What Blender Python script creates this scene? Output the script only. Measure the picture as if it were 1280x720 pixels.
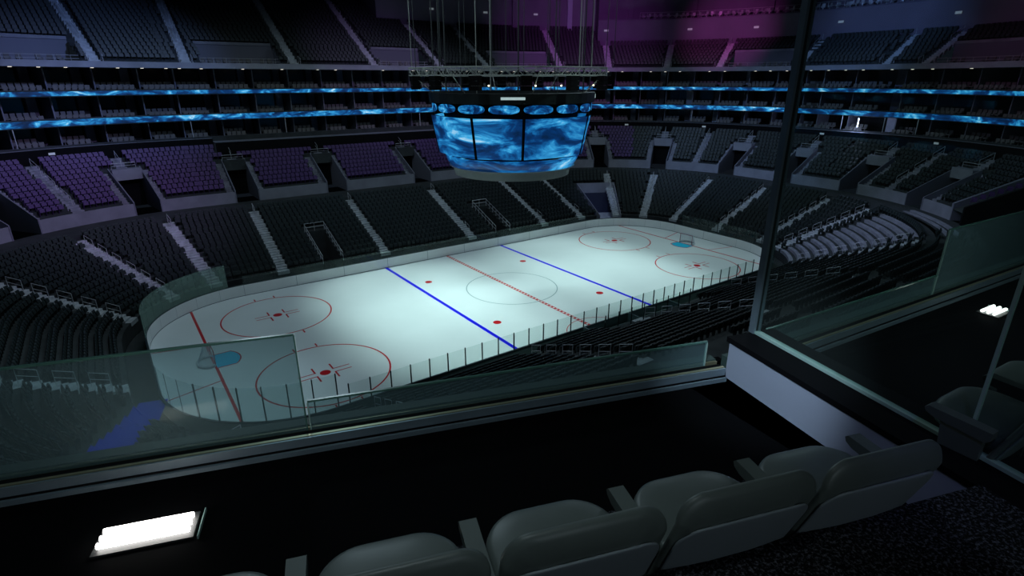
import bpy, bmesh, math, random
from mathutils import Vector, Matrix
random.seed(7)
for o in list(bpy.data.objects): bpy.data.objects.remove(o)
SC = bpy.context.scene
COL = SC.collection
PI = math.pi
R = math.radians

# ------------------------------------------------------------ camera
CAM = Vector((-30.95, -43.1, 19.72)); YAW = .623; PITCH = -.357; FPX = 700.0
cd = bpy.data.cameras.new('camera'); cam = bpy.data.objects.new('camera', cd); COL.objects.link(cam)
cd.sensor_width = 36; cd.lens = 36 * FPX / 1280; cd.clip_start = .05; cd.clip_end = 400
cam.location = CAM; cam.rotation_euler = (PI/2 + PITCH, 0, -YAW)
SC.camera = cam
# ------------------------------------------------------------ world, exposure
w = bpy.data.worlds.new('world'); SC.world = w; w.use_nodes = True
w.node_tree.nodes['Background'].inputs[0].default_value = (.35, .5, .75, 1)
w.node_tree.nodes['Background'].inputs[1].default_value = .012
SC.view_settings.view_transform = 'Standard'; SC.view_settings.look = 'None'
SC.view_settings.gamma = 1; SC.view_settings.use_curve_mapping = False
SC.view_settings.exposure = 0.0
# ------------------------------------------------------------ lights
def spot(name, loc, tgt, col, power, ang, blend=1.0, size=.4):
    l = bpy.data.lights.new(name, 'SPOT'); l.color = col; l.energy = power
    l.spot_size = R(ang); l.spot_blend = blend; l.shadow_soft_size = size
    o = bpy.data.objects.new(name, l); COL.objects.link(o); o.location = loc
    d = Vector(tgt) - Vector(loc)
    o.rotation_euler = d.to_track_quat('-Z', 'Y').to_euler()
    return o
ICE = (.70, 1.0, .97)
for x, p in ((-23, 1800), (-10, 38000), (13, 31000), (25, 10000)):
    for y in (-5, 5):
        spot('rink_spotlight', (x*1.15, y*3.6, 36), (x*.86, y, 0), ICE, p, 36, 1.0, 1.2)
for y in (-1, 1):
    spot('rink_spotlight', (0, y*21, 36), (0, y*3.0, 0), ICE, 14000, 32, 1.0, 1.2)
for x in (-22, 22):
    for y in (-12, 12):
        spot('house_spotlight', (x, y, 38), (x*.8, y*.8, 0), (.66, .88, 1.0), 4600, 160, .5, 2)
# coloured stage washes
BLU = (.25, .42, 1.0); PUR = (.58, .38, 1.0)
spot('wash_spotlight', (-12, 4, 36), (-27, 40, 21), BLU, 17000, 40, 1, .5)
spot('wash_spotlight', (-12, 4, 36), (-40, 36, 18), (.35, .42, 1), 15000, 40, 1, .5)
spot('wash_spotlight', (-14, -4, 34), (-34, 27, 7), PUR, 15000, 45, 1, .5)
spot('wash_spotlight', (2, 4, 36), (7, 42, 20), PUR, 11000, 40, 1, .5)
spot('wash_spotlight', (14, 4, 36), (42, 38, 26), (.62, .15, .85), 20000, 44, 1, .5)
spot('wash_spotlight', (18, 2, 32), (58, 20, 27.5), (.85, .14, .75), 24000, 24, 1, .5)
spot('wash_spotlight', (18, -2, 33), (61, -2, 27), BLU, 22000, 32, 1, .5)
spot('wash_spotlight', (18, -2, 33), (58, -22, 25), (.6, .12, .45), 6000, 34, 1, .5)
spot('wash_spotlight', (12, 0, 34), (52, 10, 8), (.30, .5, 1), 17000, 50, 1, .5)
spot('wash_spotlight', (12, -6, 34), (36, -17, 3), (.55, .55, 1), 18000, 34, 1, .5)
spot('wash_spotlight', (10, 0, 34), (29, 19, 1), (.3, .4, 1), 9000, 14, 1, .5)
spot('wash_spotlight', (-16, -2, 34), (-34, -8, 2), (.55, .85, 1), 9000, 50, 1, .5)
# ------------------------------------------------------------ materials
MATS = {}
def mat(name, col, rough=.6, metal=0, spec=.5, noise=0, nscale=3, emit=None, estr=0):
    if name in MATS: return MATS[name]
    m = bpy.data.materials.new(name); m.use_nodes = True; nt = m.node_tree
    b = nt.nodes['Principled BSDF']
    b.inputs['Base Color'].default_value = (*col, 1); b.inputs['Roughness'].default_value = rough
    b.inputs['Metallic'].default_value = metal; b.inputs['Specular IOR Level'].default_value = spec
    if noise:
        tc = nt.nodes.new('ShaderNodeTexCoord'); n = nt.nodes.new('ShaderNodeTexNoise')
        n.inputs['Scale'].default_value = nscale; n.inputs['Detail'].default_value = 5
        r = nt.nodes.new('ShaderNodeValToRGB')
        r.color_ramp.elements[0].position = .35; r.color_ramp.elements[1].position = .65
        r.color_ramp.elements[0].color = (*[c*(1-noise) for c in col], 1)
        r.color_ramp.elements[1].color = (*[min(1, c*(1+noise)) for c in col], 1)
        nt.links.new(tc.outputs['Object'], n.inputs['Vector']); nt.links.new(n.outputs['Fac'], r.inputs['Fac'])
        nt.links.new(r.outputs['Color'], b.inputs['Base Color'])
    if emit:
        b.inputs['Emission Color'].default_value = (*emit, 1); b.inputs['Emission Strength'].default_value = estr
    MATS[name] = m; return m
def led_mat(name, scale, strength, zs=1.0, sharp=0):
    m = bpy.data.materials.new(name); m.use_nodes = True; nt = m.node_tree; b = nt.nodes['Principled BSDF']
    b.inputs['Base Color'].default_value = (.005, .01, .02, 1); b.inputs['Roughness'].default_value = .35
    tc = nt.nodes.new('ShaderNodeTexCoord'); mp = nt.nodes.new('ShaderNodeMapping')
    mp.inputs['Scale'].default_value = (1, 1, zs)
    n = nt.nodes.new('ShaderNodeTexNoise'); n.inputs['Scale'].default_value = scale
    n.inputs['Detail'].default_value = 7; n.inputs['Roughness'].default_value = .62; n.inputs['Distortion'].default_value = .7
    r = nt.nodes.new('ShaderNodeValToRGB'); e = r.color_ramp.elements
    e[0].position = .36; e[0].color = (.001, .012, .05, 1); e[1].position = .74; e[1].color = (.75, .95, 1, 1)
    for p, c in ((.46, (.002, .035, .15)), (.53, (.008, .15, .42)), (.61, (.05, .42, .80))):
        k = e.new(p); k.color = (*c, 1)
    nt.links.new(tc.outputs['Object'], mp.inputs['Vector']); nt.links.new(mp.outputs['Vector'], n.inputs['Vector'])
    nt.links.new(n.outputs['Fac'], r.inputs['Fac']); nt.links.new(r.outputs['Color'], b.inputs['Emission Color'])
    b.inputs['Emission Strength'].default_value = strength
    return m
def glass_mat(name, tint, haze, hcol, refl=.06):
    m = bpy.data.materials.new(name); m.use_nodes = True; nt = m.node_tree
    for n in list(nt.nodes):
        if n.type != 'OUTPUT_MATERIAL': nt.nodes.remove(n)
    out = [n for n in nt.nodes if n.type == 'OUTPUT_MATERIAL'][0]
    t = nt.nodes.new('ShaderNodeBsdfTransparent'); t.inputs[0].default_value = (*tint, 1)
    g = nt.nodes.new('ShaderNodeBsdfGlossy'); g.inputs['Roughness'].default_value = .02; g.inputs[0].default_value = (.9, 1, .97, 1)
    d = nt.nodes.new('ShaderNodeBsdfDiffuse'); d.inputs[0].default_value = (*hcol, 1)
    a = nt.nodes.new('ShaderNodeMixShader'); a.inputs[0].default_value = refl
    b = nt.nodes.new('ShaderNodeMixShader'); b.inputs[0].default_value = haze
    nt.links.new(t.outputs[0], a.inputs[1]); nt.links.new(g.outputs[0], a.inputs[2])
    nt.links.new(a.outputs[0], b.inputs[1]); nt.links.new(d.outputs[0], b.inputs[2])
    nt.links.new(b.outputs[0], out.inputs['Surface']); return m
def carpet_mat():
    m = bpy.data.materials.new('speckled_carpet'); m.use_nodes = True; nt = m.node_tree; b = nt.nodes['Principled BSDF']
    b.inputs['Roughness'].default_value = .95; b.inputs['Specular IOR Level'].default_value = .1
    tc = nt.nodes.new('ShaderNodeTexCoord'); n = nt.nodes.new('ShaderNodeTexNoise')
    n.inputs['Scale'].default_value = 70; n.inputs['Detail'].default_value = 3; n.inputs['Roughness'].default_value = .7
    r = nt.nodes.new('ShaderNodeValToRGB'); e = r.color_ramp.elements
    e[0].position = .50; e[0].color = (.006, .006, .007, 1); e[1].position = .68; e[1].color = (.16, .16, .19, 1)
    nt.links.new(tc.outputs['Object'], n.inputs['Vector']); nt.links.new(n.outputs['Fac'], r.inputs['Fac'])
    nt.links.new(r.outputs['Color'], b.inputs['Base Color']); return m

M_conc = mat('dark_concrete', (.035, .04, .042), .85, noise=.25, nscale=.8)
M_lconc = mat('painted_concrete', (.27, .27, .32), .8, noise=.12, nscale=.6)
M_step = mat('pale_step_concrete', (.50, .52, .55), .8, noise=.2, nscale=2)
M_riser = mat('bare_grey_concrete', (.27, .27, .32), .8, noise=.2, nscale=1)
M_black = mat('black_paint', (.006, .006, .007), .7, spec=.06)
M_dseat = mat('dark_seat_plastic', (.020, .027, .027), .5)
M_pseat = mat('purple_seat_plastic', (.085, .034, .15), .5)
M_sseat = mat('suite_seat_fabric', (.16, .15, .15), .8)
M_rail = mat('grey_rail_paint', (.62, .62, .66), .4, metal=.3)
M_pan = mat('grey_suite_panel', (.19, .19, .24), .7)
M_dpan = mat('dark_suite_glass', (.006, .006, .008), .2)
M_ice = mat('ice_white', (.82, .86, .87), .28, spec=.35, noise=.03, nscale=.15)
M_red = mat('red_ice_paint', (.62, .004, .01), .4)
M_blue = mat('blue_ice_paint', (.002, .002, .9), .4)
M_crease = mat('cyan_crease_paint', (.01, .55, .85), .4)
M_grey = mat('grey_ice_paint', (.36, .46, .48), .4)
M_board = mat('white_dasher_board', (.90, .91, .90), .4, noise=.03, nscale=.4)
M_cap = mat('dark_board_cap', (.03, .045, .05), .4)
M_outer = mat('board_outer_face', (.10, .16, .16), .5)
M_post = mat('dark_glass_post', (.02, .035, .04), .4, metal=.5)
M_metal = mat('truss_aluminium', (.42, .43, .39), .5, metal=.0)
M_cable = mat('dark_cable', (.06, .065, .065), .5)
M_seatg = mat('grey_green_vinyl', (.105, .125, .115), .42, noise=.06, nscale=4)
M_seat_lit = mat('lit_shell_grey', (.22, .25, .27), .4)
M_lav = mat('lavender_grey_paint', (.42, .45, .56), .55, noise=.04, nscale=1.5)
M_sill = mat('grey_blue_metal', (.26, .33, .38), .35, metal=.4, noise=.08, nscale=3)
M_gold = mat('brass_glazing_channel', (.42, .38, .24), .35, metal=.6)
M_gedge = mat('green_glass_edge', (.10, .22, .18), .2)
M_ledge = mat('pale_green_glass_edge', (.45, .62, .56), .25)
M_tube_refl = mat('reflected_tube', (1, 1, 1), .5, emit=(1, .98, .95), estr=9)  # glow of the reflected ceiling tubes
M_down = mat('downlight_lens', (1, 1, 1), .5, emit=(1, .9, .75), estr=1.1)
M_sign = mat('pale_sign_face', (.7, .72, .75), .6, emit=(.7, .8, .85), estr=.12)
M_carpet = carpet_mat()
M_floor_shade = mat('shaded_floor_black', (.0035, .0035, .004), .9, spec=.03)  # falloff of light towards the front floor, put in as near-black
G_rail = glass_mat('tinted_rail_glass', (.70, .78, .78), .14, (.42, .62, .66), .003)  # haze: reflected surroundings put in as a pale diffuse layer
G_part = glass_mat('clear_partition_glass', (.86, .92, .90), .02, (.6, .7, .68), .008)
G_rink = glass_mat('clear_rink_glass', (.93, .96, .95), .02, (.7, .85, .8), .01)
G_crn = glass_mat('greenish_rink_glass', (.78, .86, .82), .26, (.45, .62, .54), .01)

# ------------------------------------------------------------ mesh helpers
class MB:
    def __init__(s): s.v = []; s.f = []; s.m = []
    def quad(s, a, b, c, d, mi=0):
        n = len(s.v); s.v += [tuple(a), tuple(b), tuple(c), tuple(d)]; s.f.append((n, n+1, n+2, n+3)); s.m.append(mi)
    def poly(s, pts, mi=0):
        n = len(s.v); s.v += [tuple(p) for p in pts]; s.f.append(tuple(range(n, n+len(pts)))); s.m.append(mi)
    def hexa(s, b, t, mi=0):       # b,t: 4 bottom and 4 top corners (ccw from above)
        n = len(s.v); s.v += [tuple(p) for p in list(b)+list(t)]
        for f in ((3,2,1,0),(4,5,6,7),(0,1,5,4),(1,2,6,5),(2,3,7,6),(3,0,4,7)):
            s.f.append(tuple(n+i for i in f)); s.m.append(mi)
    def box(s, o, x, y, z, mi=0):  # o centre-bottom, x,y,z full extent vectors
        o = Vector(o); x = Vector(x)/2; y = Vector(y)/2; z = Vector(z)
        b = [o-x-y, o+x-y, o+x+y, o-x+y]; s.hexa(b, [p+z for p in b], mi)
    def abox(s, x0, x1, y0, y1, z0, z1, mi=0):
        s.hexa([(x0,y0,z0),(x1,y0,z0),(x1,y1,z0),(x0,y1,z0)], [(x0,y0,z1),(x1,y0,z1),(x1,y1,z1),(x0,y1,z1)], mi)
    def tube(s, pts, r, n=6, mi=0, closed=False):
        pts = [Vector(p) for p in pts]; k0 = len(s.v); N = len(pts)
        for i, p in enumerate(pts):
            a = pts[(i-1) % N] if (i or closed) else pts[0]; b = pts[(i+1) % N] if (i < N-1 or closed) else pts[-1]
            d = (b-a).normalized(); u = d.cross(Vector((0, 0, 1)))
            if u.length < .1: u = d.cross(Vector((1, 0, 0)))
            u.normalize(); v = d.cross(u)
            for j in range(n):
                q = p+(u*math.cos(2*PI*j/n)+v*math.sin(2*PI*j/n))*r; s.v.append(tuple(q))
        for i in range(N if closed else N-1):
            i2 = (i+1) % N
            for j in range(n):
                s.f.append((k0+i*n+j, k0+i*n+(j+1) % n, k0+i2*n+(j+1) % n, k0+i2*n+j)); s.m.append(mi)
        if not closed:
            s.f.append(tuple(k0+j for j in range(n))[::-1]); s.m.append(mi)
            s.f.append(tuple(k0+(N-1)*n+j for j in range(n))); s.m.append(mi)
    def add(s, other, M):
        n = len(s.v); s.v += [tuple(M @ Vector(p)) for p in other.v]
        s.f += [tuple(n+i for i in f) for f in other.f]; s.m += other.m
    def mesh(s, name, mats, smooth=False):
        me = bpy.data.meshes.new(name); me.from_pydata(s.v, [], s.f)
        for m in (mats if isinstance(mats, (list, tuple)) else [mats]): me.materials.append(m)
        if any(s.m): me.polygons.foreach_set('material_index', s.m)
        if smooth: me.polygons.foreach_set('use_smooth', [True]*len(me.polygons))
        me.update(); return me
    def build(s, name, mats, parent=None, smooth=False, loc=None, **kw):
        if loc is not None:
            s.v = [(p[0]-loc[0], p[1]-loc[1], p[2]-loc[2]) for p in s.v]
        o = bpy.data.objects.new(name, s.mesh(name, mats, smooth)); COL.objects.link(o)
        if loc is not None: o.location = loc
        if parent: o.parent = parent
        tag(o, **kw); return o
def tag(o, label=None, cat=None, group=None, kind=None):
    if label: o['label'] = label
    if cat: o['category'] = cat
    if group: o['group'] = group
    if kind: o['kind'] = kind
    return o
def empty(name, loc=(0, 0, 0), rz=0, **kw):
    o = bpy.data.objects.new(name, None); COL.objects.link(o); o.location = loc; o.rotation_euler = (0, 0, rz)
    o.empty_display_size = .2; tag(o, **kw); return o
def inst(me, name, M, parent=None, **kw):
    o = bpy.data.objects.new(name, me); COL.objects.link(o); o.matrix_world = M
    if parent: o.parent = parent
    tag(o, **kw); return o
ORD = ['first','second','third','fourth','fifth','sixth','seventh','eighth','ninth','tenth','eleventh','twelfth','thirteenth','fourteenth','fifteenth','sixteenth','seventeenth','eighteenth','nineteenth','twentieth','twenty-first','twenty-second','twenty-third','twenty-fourth','twenty-fifth','twenty-sixth']
# ------------------------------------------------------------ projection (only to drop repeats the photo never shows)
_f = Vector((math.sin(YAW)*math.cos(PITCH), math.cos(YAW)*math.cos(PITCH), math.sin(PITCH)))
_r = Vector((math.cos(YAW), -math.sin(YAW), 0)); _u = _r.cross(_f)
def px(p):
    d = Vector(p)-CAM; z = d.dot(_f)
    if z < .1: return (-9999, -9999, z)
    return (640+FPX*d.dot(_r)/z, 360-FPX*d.dot(_u)/z, z)
# ------------------------------------------------------------ the racetrack path all stands follow
HL, HW, RR = 31.0, 13.2, 8.6
CX, CY = HL-RR, HW-RR; K = 30.0
SA, SB, SCc, SD, SE, SF, SG, SH = 0, 2*CX, 2*CX+K, 2*CX+K+2*CY, 2*CX+2*K+2*CY, 4*CX+2*K+2*CY, 4*CX+3*K+2*CY, 4*CX+3*K+4*CY
PER = 4*CX+4*K+4*CY
def st(s):
    s = s % PER
    if s < SB: return (-CX+s, HW), (0, 1), 1
    if s < SCc:
        a = (s-SB)/K*PI/2; n = (math.sin(a), math.cos(a)); return (CX+RR*n[0], CY+RR*n[1]), n, 0
    if s < SD: return (HL, CY-(s-SCc)), (1, 0), 1
    if s < SE:
        a = (s-SD)/K*PI/2; n = (math.cos(a), -math.sin(a)); return (CX+RR*n[0], -CY+RR*n[1]), n, 0
    if s < SF: return (CX-(s-SE), -HW), (0, -1), 1
    if s < SG:
        a = (s-SF)/K*PI/2; n = (-math.sin(a), -math.cos(a)); return (-CX+RR*n[0], -CY+RR*n[1]), n, 0
    if s < SH: return (-HL, -CY+(s-SG)), (-1, 0), 1
    a = (s-SH)/K*PI/2; n = (-math.cos(a), math.sin(a)); return (-CX+RR*n[0], CY+RR*n[1]), n, 0
def P(s, d, z):
    b, n, _ = st(s); return Vector((b[0]+n[0]*d, b[1]+n[1]*d, z))
def ds_for(s, d, length):           # station step that covers a length at offset d
    _, _, straight = st(s); return length if straight else length*K/((RR+d)*PI/2)
def sX(x): return CX+x              # far side
def sRF(a): return SB+a/90*K        # right far corner, degrees from +Y
def sRE(y): return SCc+CY-y
def sRN(a): return SD+a/90*K        # right near corner, degrees from +X
def sN(x): return SE+CX-x
def sLN(a): return SF+a/90*K
def sLE(y): return SG+y+CY
def sLF(a): return SH+(90-a)/90*K   # left far corner, degrees from +Y
def stations(s0, s1):
    if s1 < s0: s1 += PER
    cuts = sorted(set([s0, s1]+[c+k*PER for k in (0, 1, 2) for c in (SA, SB, SCc, SD, SE, SF, SG, SH) if s0 < c+k*PER < s1]))
    out = []
    for a, b in zip(cuts[:-1], cuts[1:]):
        mid = (a+b)/2; n = 1 if st(mid)[2] else max(1, int(math.ceil((b-a)/K*22)))
        out += [a+(b-a)*i/n for i in range(n)]
    return out+[s1]
def sweep(mb, prof, s0, s1, mi=0, caps=True, close=False):   # prof: list of (d,z[,mat])
    S = stations(s0, s1)
    for a, b in zip(S[:-1], S[1:]):
        for i in range(len(prof)-1 + (1 if close else 0)):
            p, q = prof[i], prof[(i+1) % len(prof)]
            m = p[2] if len(p) > 2 else mi
            mb.quad(P(a, p[0], p[1]), P(b, p[0], p[1]), P(b, q[0], q[1]), P(a, q[0], q[1]), m)
    if caps and close:
        for s in (s0, s1): mb.poly([P(s, p[0], p[1]) for p in prof], mi)
def frame_at(s, d, z):
    b, n, _ = st(s); y = Vector((n[0], n[1], 0)); x = Vector((n[1], -n[0], 0))   # x along, y outward
    M = Matrix(((x.x, y.x, 0, b[0]+n[0]*d), (x.y, y.y, 0, b[1]+n[1]*d), (0, 0, 1, z), (0, 0, 0, 1))); return M

# ============================================================ STRUCTURE
mb = MB(); mb.abox(-75, 75, -46, 66, -.6, -.05); mb.build('floor', M_conc, kind='structure')
mb = MB(); mb.abox(-75, 75, -60, 66, 44, 44.5); mb.build('ceiling', M_black, kind='structure')

# ---- lower tier
LR0, LZ0, LP, LRISE, LN_ = 1.6, 1.25, .8, .325, 14
def lrow(i): return LR0+i*LP, LZ0+i*LRISE
def ltop(i):
    prof = []
    for k in range(i, LN_):
        d, z = lrow(k)
        prof += [(d, z-LRISE if k else 0, 1), (d, z, 0)]
    prof += [(LR0+LN_*LP, LZ0+(LN_-1)*LRISE, 1), (LR0+LN_*LP, 5.8, 0), (17.2, 5.8)]
    if i: prof[0] = (prof[0][0], 0, 1)
    return prof
TUN = sRF(27)
LCUTS = [(sX(-13)-1.1, sX(-13)+1.1, 7), (sX(9.2)-1.1, sX(9.2)+1.1, 7), (TUN-3.3, TUN+3.3, 9)]
mb = MB(); cur = sX(-22.4)
for a, b, r in sorted(LCUTS):
    sweep(mb, ltop(0), cur, a); sweep(mb, ltop(r), a, b)
    for s in (a, b):
        pts = [P(s, 1.6, 0), P(s, lrow(r)[0], 0)]+[P(s, *q) for k in range(r-1, -1, -1) for q in ((lrow(k)[0]+LP, lrow(k)[1]), lrow(k))]
        mb.poly(pts, 1)
    cur = b
sweep(mb, ltop(0), cur, sX(-22.4)+PER)
mb.build('seating_terrace', [M_conc, M_conc], label='stepped dark concrete terrace ringing the ice, nearest to the boards', cat='terrace')

# ---- second tier
UR0, UZ0, UP, URISE = 18.0, 7.1, .8, .44
def urow(i): return UR0+i*UP, UZ0+i*URISE
WALLT = 6.75
def utop(i, n, wall=True):
    prof = []
    if i == 0: prof = [(17.0, 5.8, 1), (17.0, WALLT+.35, 1), (17.2, WALLT+.35, 1), (17.2, UZ0-.35, 0), (UR0, UZ0-.35, 0)]
    for k in range(i, n):
        d, z = urow(k)
        prof += [(d, z-URISE, 0), (d, z, 0)]
    if i: prof[0] = (prof[0][0], 5.8, 0)
    d, z = urow(n-1); prof += [(d+UP, z, 2), (d+UP, 12.6 if n > 8 else 12.2, 3), (27.4, 12.6 if n > 8 else 12.2, 3)]
    return prof
NFAR, NEND = 8, 10
VOMS = [('lf', sLF(38)), ('lf', sLF(12.5)), ('f', sX(-17.6)), ('f', sX(-6.6)), ('f', sX(5.9)), ('f', sX(17)), ('rf', sRF(34.5)), ('rf', sRF(55.5)),
        ('rf', sRF(80)), ('re', sRE(0)), ('rn', sRN(10.5)), ('rn', sRN(32))]
U0, U1 = sLN(75), sRN(46)+PER
def nrows(s):
    s = s % PER
    return NFAR if sX(-19) < s < sRF(20) else NEND
VW = []      # (a,b)
for _, s in VOMS:
    h = ds_for(s, 17.5, 1.25)
    VW.append((s-h, s+h))
segs = []; pts_ = sorted([(a % PER, b % PER) for a, b in VW]); start = U0
order = sorted([(a if a >= U0 else a+PER, b if b >= U0 else b+PER) for a, b in pts_])
for a, b in order: segs += [(start, a, 0), (a, b, 6)]; start = b
segs.append((start, U1, 0))
mb = MB()
for a, b, r in segs:
    # split where the row count changes
    cuts = [a]+[c for c in (sX(-19)+PER, sRF(20)+PER) if a < c < b]+[b]
    for x, y in zip(cuts[:-1], cuts[1:]):
        sweep(mb, utop(r, nrows((x+y)/2)), x, y)
mb.build('seating_terrace', [M_conc, M_lconc, M_black, M_lconc], label='second stepped terrace behind the pale block wall, above the lower rows', cat='terrace')
# entrance tunnels cut into that tier
vis_n = 0
for i, (a, b) in enumerate(order):
    t = empty('entrance_tunnel', P((a+b)/2, 17, 5.8), cat='entrance', group='tunnel entrances in the second tier wall',
              label='dark tunnel entrance between side walls, %s from the left along the second tier' % ORD[i])
    def bld(mb_, name, m, lab=None):
        l = t.location; mb_.v = [(p[0]-l[0], p[1]-l[1], p[2]-l[2]) for p in mb_.v]; o = mb_.build(name, m, t)
        if lab: o['label'] = lab
    for s, sg in ((a, -1), (b, 1)):
        e = ds_for(s, 18, .12)*sg
        m2 = MB(); top = []
        d1, z1 = urow(6)
        b0 = [P(s, 16.95, 5.8), P(s, d1, 5.8), P(s+e, d1, 5.8), P(s+e, 16.95, 5.8)]
        tt = [P(s, 16.95, WALLT+.5), P(s, d1, z1+.55), P(s+e, d1, z1+.55), P(s+e, 16.95, WALLT+.5)]
        m2.hexa(b0, tt, 0); bld(m2, 'side_wall', M_pan)
    m2 = MB(); d1, z1 = urow(6)
    m2.hexa([P(a, d1-1.0, z1-.75), P(b, d1-1.0, z1-.75), P(b, d1+.05, z1-.75), P(a, d1+.05, z1-.75)],
            [P(a, d1-1.0, z1+.45), P(b, d1-1.0, z1+.45), P(b, d1+.05, z1+.45), P(a, d1+.05, z1+.45)])
    bld(m2, 'head_wall', M_conc if 2 <= i % 12 <= 5 else M_lconc)  # darker concrete on the middle ones stands for the dimmer light there
    m2 = MB(); m2.quad(P(a, d1-.02, 5.8), P(b, d1-.02, 5.8), P(b, d1-.02, z1-.7), P(a, d1-.02, z1-.7)); bld(m2, 'dark_doorway', M_black)

# ---- suites: three levels
S0, S1 = sLN(80), sN(16)+PER
LEV = [(12.0, 12.75, None), (14.75, 15.6, 'LED'), (17.9, 18.55, 'LED')]
led = led_mat('ribbon_led', .55, 1.0, 2.2)
names = ['lowest suite level', 'middle suite level', 'top suite level']
for k, (z0, z1, kind) in enumerate(LEV):
    mb = MB()
    top = LEV[k+1][0] if k < 2 else 20.95
    prof = [(33.5, z0, 0), (26.9, z0, 0), (26.9, z1+.05, 1), (27.1, z1+.05, 1), (27.1, z0+.2, 0), (29.2, z0+.2, 0), (29.2, z0+.5, 0), (32.5, z0+.5, 2), (32.5, top, 2), (33.5, top, 2)]
    sweep(mb, prof, S0, S1, close=False)
    mb.build('suite_balcony', [M_conc, M_pan, M_dpan], label='curved balcony floor, parapet and dark back wall of the %s' % names[k], cat='balcony')
    if kind:
        mb = MB(); sweep(mb, [(26.82, z0+.1, 0), (26.82, z1-.1, 0)], S0, S1)
        mb.build('ribbon_display', led, label='long glowing blue video ribbon along the %s' % ('lower balcony edge' if k == 1 else 'upper balcony edge'), cat='led ribbon')
# partitions, back doors and suite chairs
suite_s = []; s = sLF(60)+0.0
END = sRN(62)+PER
while s < END: suite_s.append(s); s += ds_for(s, 29.5, 4.6)
mbchair = MB()
mbchair.abox(-.24, .24, -.28, .2, .38, .5); mbchair.abox(-.24, .24, .17, .27, .45, 1.0); mbchair.abox(-.29, -.24, -.2, .22, .45, .66); mbchair.abox(.24, .29, -.2, .22, .45, .66); mbchair.abox(-.05, .05, -.1, .1, 0, .38)
me_sch = mbchair.mesh('suite_chair', M_sseat)
suite_chairs = []
for k, (z0, z1, kind) in enumerate(LEV):
    top = (LEV[k+1][0] if k < 2 else 20.95)
    for j, s in enumerate(suite_s):
        e = ds_for(s, 30, .07)
        mb = MB(); mb.hexa([P(s-e, 29.0, z0+.2), P(s+e, 29.0, z0+.2), P(s+e, 32.5, z0+.5), P(s-e, 32.5, z0+.5)],
                           [P(s-e, 29.0, top), P(s+e, 29.0, top), P(s+e, 32.5, top), P(s-e, 32.5, top)])
        mb.build('suite_partition', M_pan, cat='partition', group='partition walls between the %s boxes' % names[k].split()[0],
                 label='grey wall panel dividing two boxes of the %s' % names[k])
        w_ = ds_for(s, 31, 1.1+.7*((j*7+k*3) % 3)/2); c = s+ds_for(s, 31, 1.5+((j*5+k) % 3)*.6)
        mb = MB(); mb.quad(P(c-w_/2, 32.4, z0+.5), P(c+w_/2, 32.4, z0+.5), P(c+w_/2, 32.4, top-.25), P(c-w_/2, 32.4, top-.25))
        c2 = s+ds_for(s, 31, 3.8); w2 = ds_for(s, 31, .9)
        mb = MB(); mb.hexa([P(c2-w2/2, 31.9, z0+.5), P(c2+w2/2, 31.9, z0+.5), P(c2+w2/2, 32.45, z0+.5), P(c2-w2/2, 32.45, z0+.5)],
                           [P(c2-w2/2, 31.9, top), P(c2+w2/2, 31.9, top), P(c2+w2/2, 32.45, top), P(c2-w2/2, 32.45, top)])
        mb.build('suite_column', M_lav if (j+k) % 3 == 0 else M_pan, cat='column', group='columns at the back of the %s' % names[k],
                 label='square column against the dark back wall of the %s' % names[k])
        n = 4+((j*3+k) % 3)
        for row in range(2):
            for q in range(n):
                ss = s+ds_for(s, 28+row, .45+q*.6)
                suite_chairs.append(frame_at(ss, 27.9+row*1.75, z0+(.2 if row == 0 else .5)))
    
# ---- upper deck
DR0, DZ0, DP, DRISE = 26.6, 21.75, .8, .466
def drow(i): return DR0+i*DP, DZ0+i*DRISE
def deck(n, alcove):
    prof = [(33.5, 20.95, 0), (25.5, 20.95, 1), (25.5, 21.6, 1), (25.7, 21.6, 1)]
    if alcove:
        prof += [(25.7, 21.3, 0), (drow(5)[0], 21.3, 3), (drow(5)[0], drow(5)[1]-.15, 1), (drow(5)[0]-.12, drow(5)[1]-.15, 1), (drow(5)[0]-.12, drow(5)[1]+.2, 1), (drow(5)[0], drow(5)[1]+.2, 0)]
        i0 = 5
    else:
        prof += [(25.7, DZ0-DRISE, 0)]; i0 = 0
    for k in range(i0, n):
        d, z = drow(k); prof += [(d, z-DRISE if k > i0 or not alcove else z, 0), (d, z, 0)]
    return prof, drow(n-1)[0]+DP, drow(n-1)[1]
ALC = [(sLF(34), sLF(13.5)), (sX(-18.6), sX(-9)), (sX(5), sX(13.2)), (sRF(5), sRF(22)), (sRF(70), sRF(86)), (sRN(12), sRN(30))]
DA0, DA1 = sLN(85), sRN(75)+PER
breaks = sorted(set([DA0, DA1]+[(x if x >= DA0 else x+PER) for a, b in ALC for x in (a, b)]+[sX(10)+PER, sRF(36)+PER]))
def in_alc(s):
    s = s % PER
    return any((a % PER) <= s <= (b % PER) for a, b in ALC)
def drows(s):
    s = s % PER
    if s > sLN(80) or s < sX(10): return 25
    if s < sRF(36): return 15
    return 9
mb = MB(); wb = MB()
for a, b in zip(breaks[:-1], breaks[1:]):
    m = (a+b)/2; n = drows(m); prof, de, ze = deck(n, in_alc(m)); prof.append((de, ze, 2))
    if n == 9:
        prof += [(de, 29.7, 2), (de+.15, 29.9, 1), (37.5, 29.9, 0)]; sweep(mb, prof, a, b)
        sweep(wb, [(38.5, 29.9), (38.5, 44)], a, b)
    elif n == 15:
        prof += [(de, 44, 2)]; sweep(mb, prof, a, b)
    else:
        prof += [(de, 44, 2)]; sweep(mb, prof, a, b)
M_uwall = mat('plum_wall_paint', (.20, .17, .24), .8, noise=.1, nscale=.2)
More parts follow.
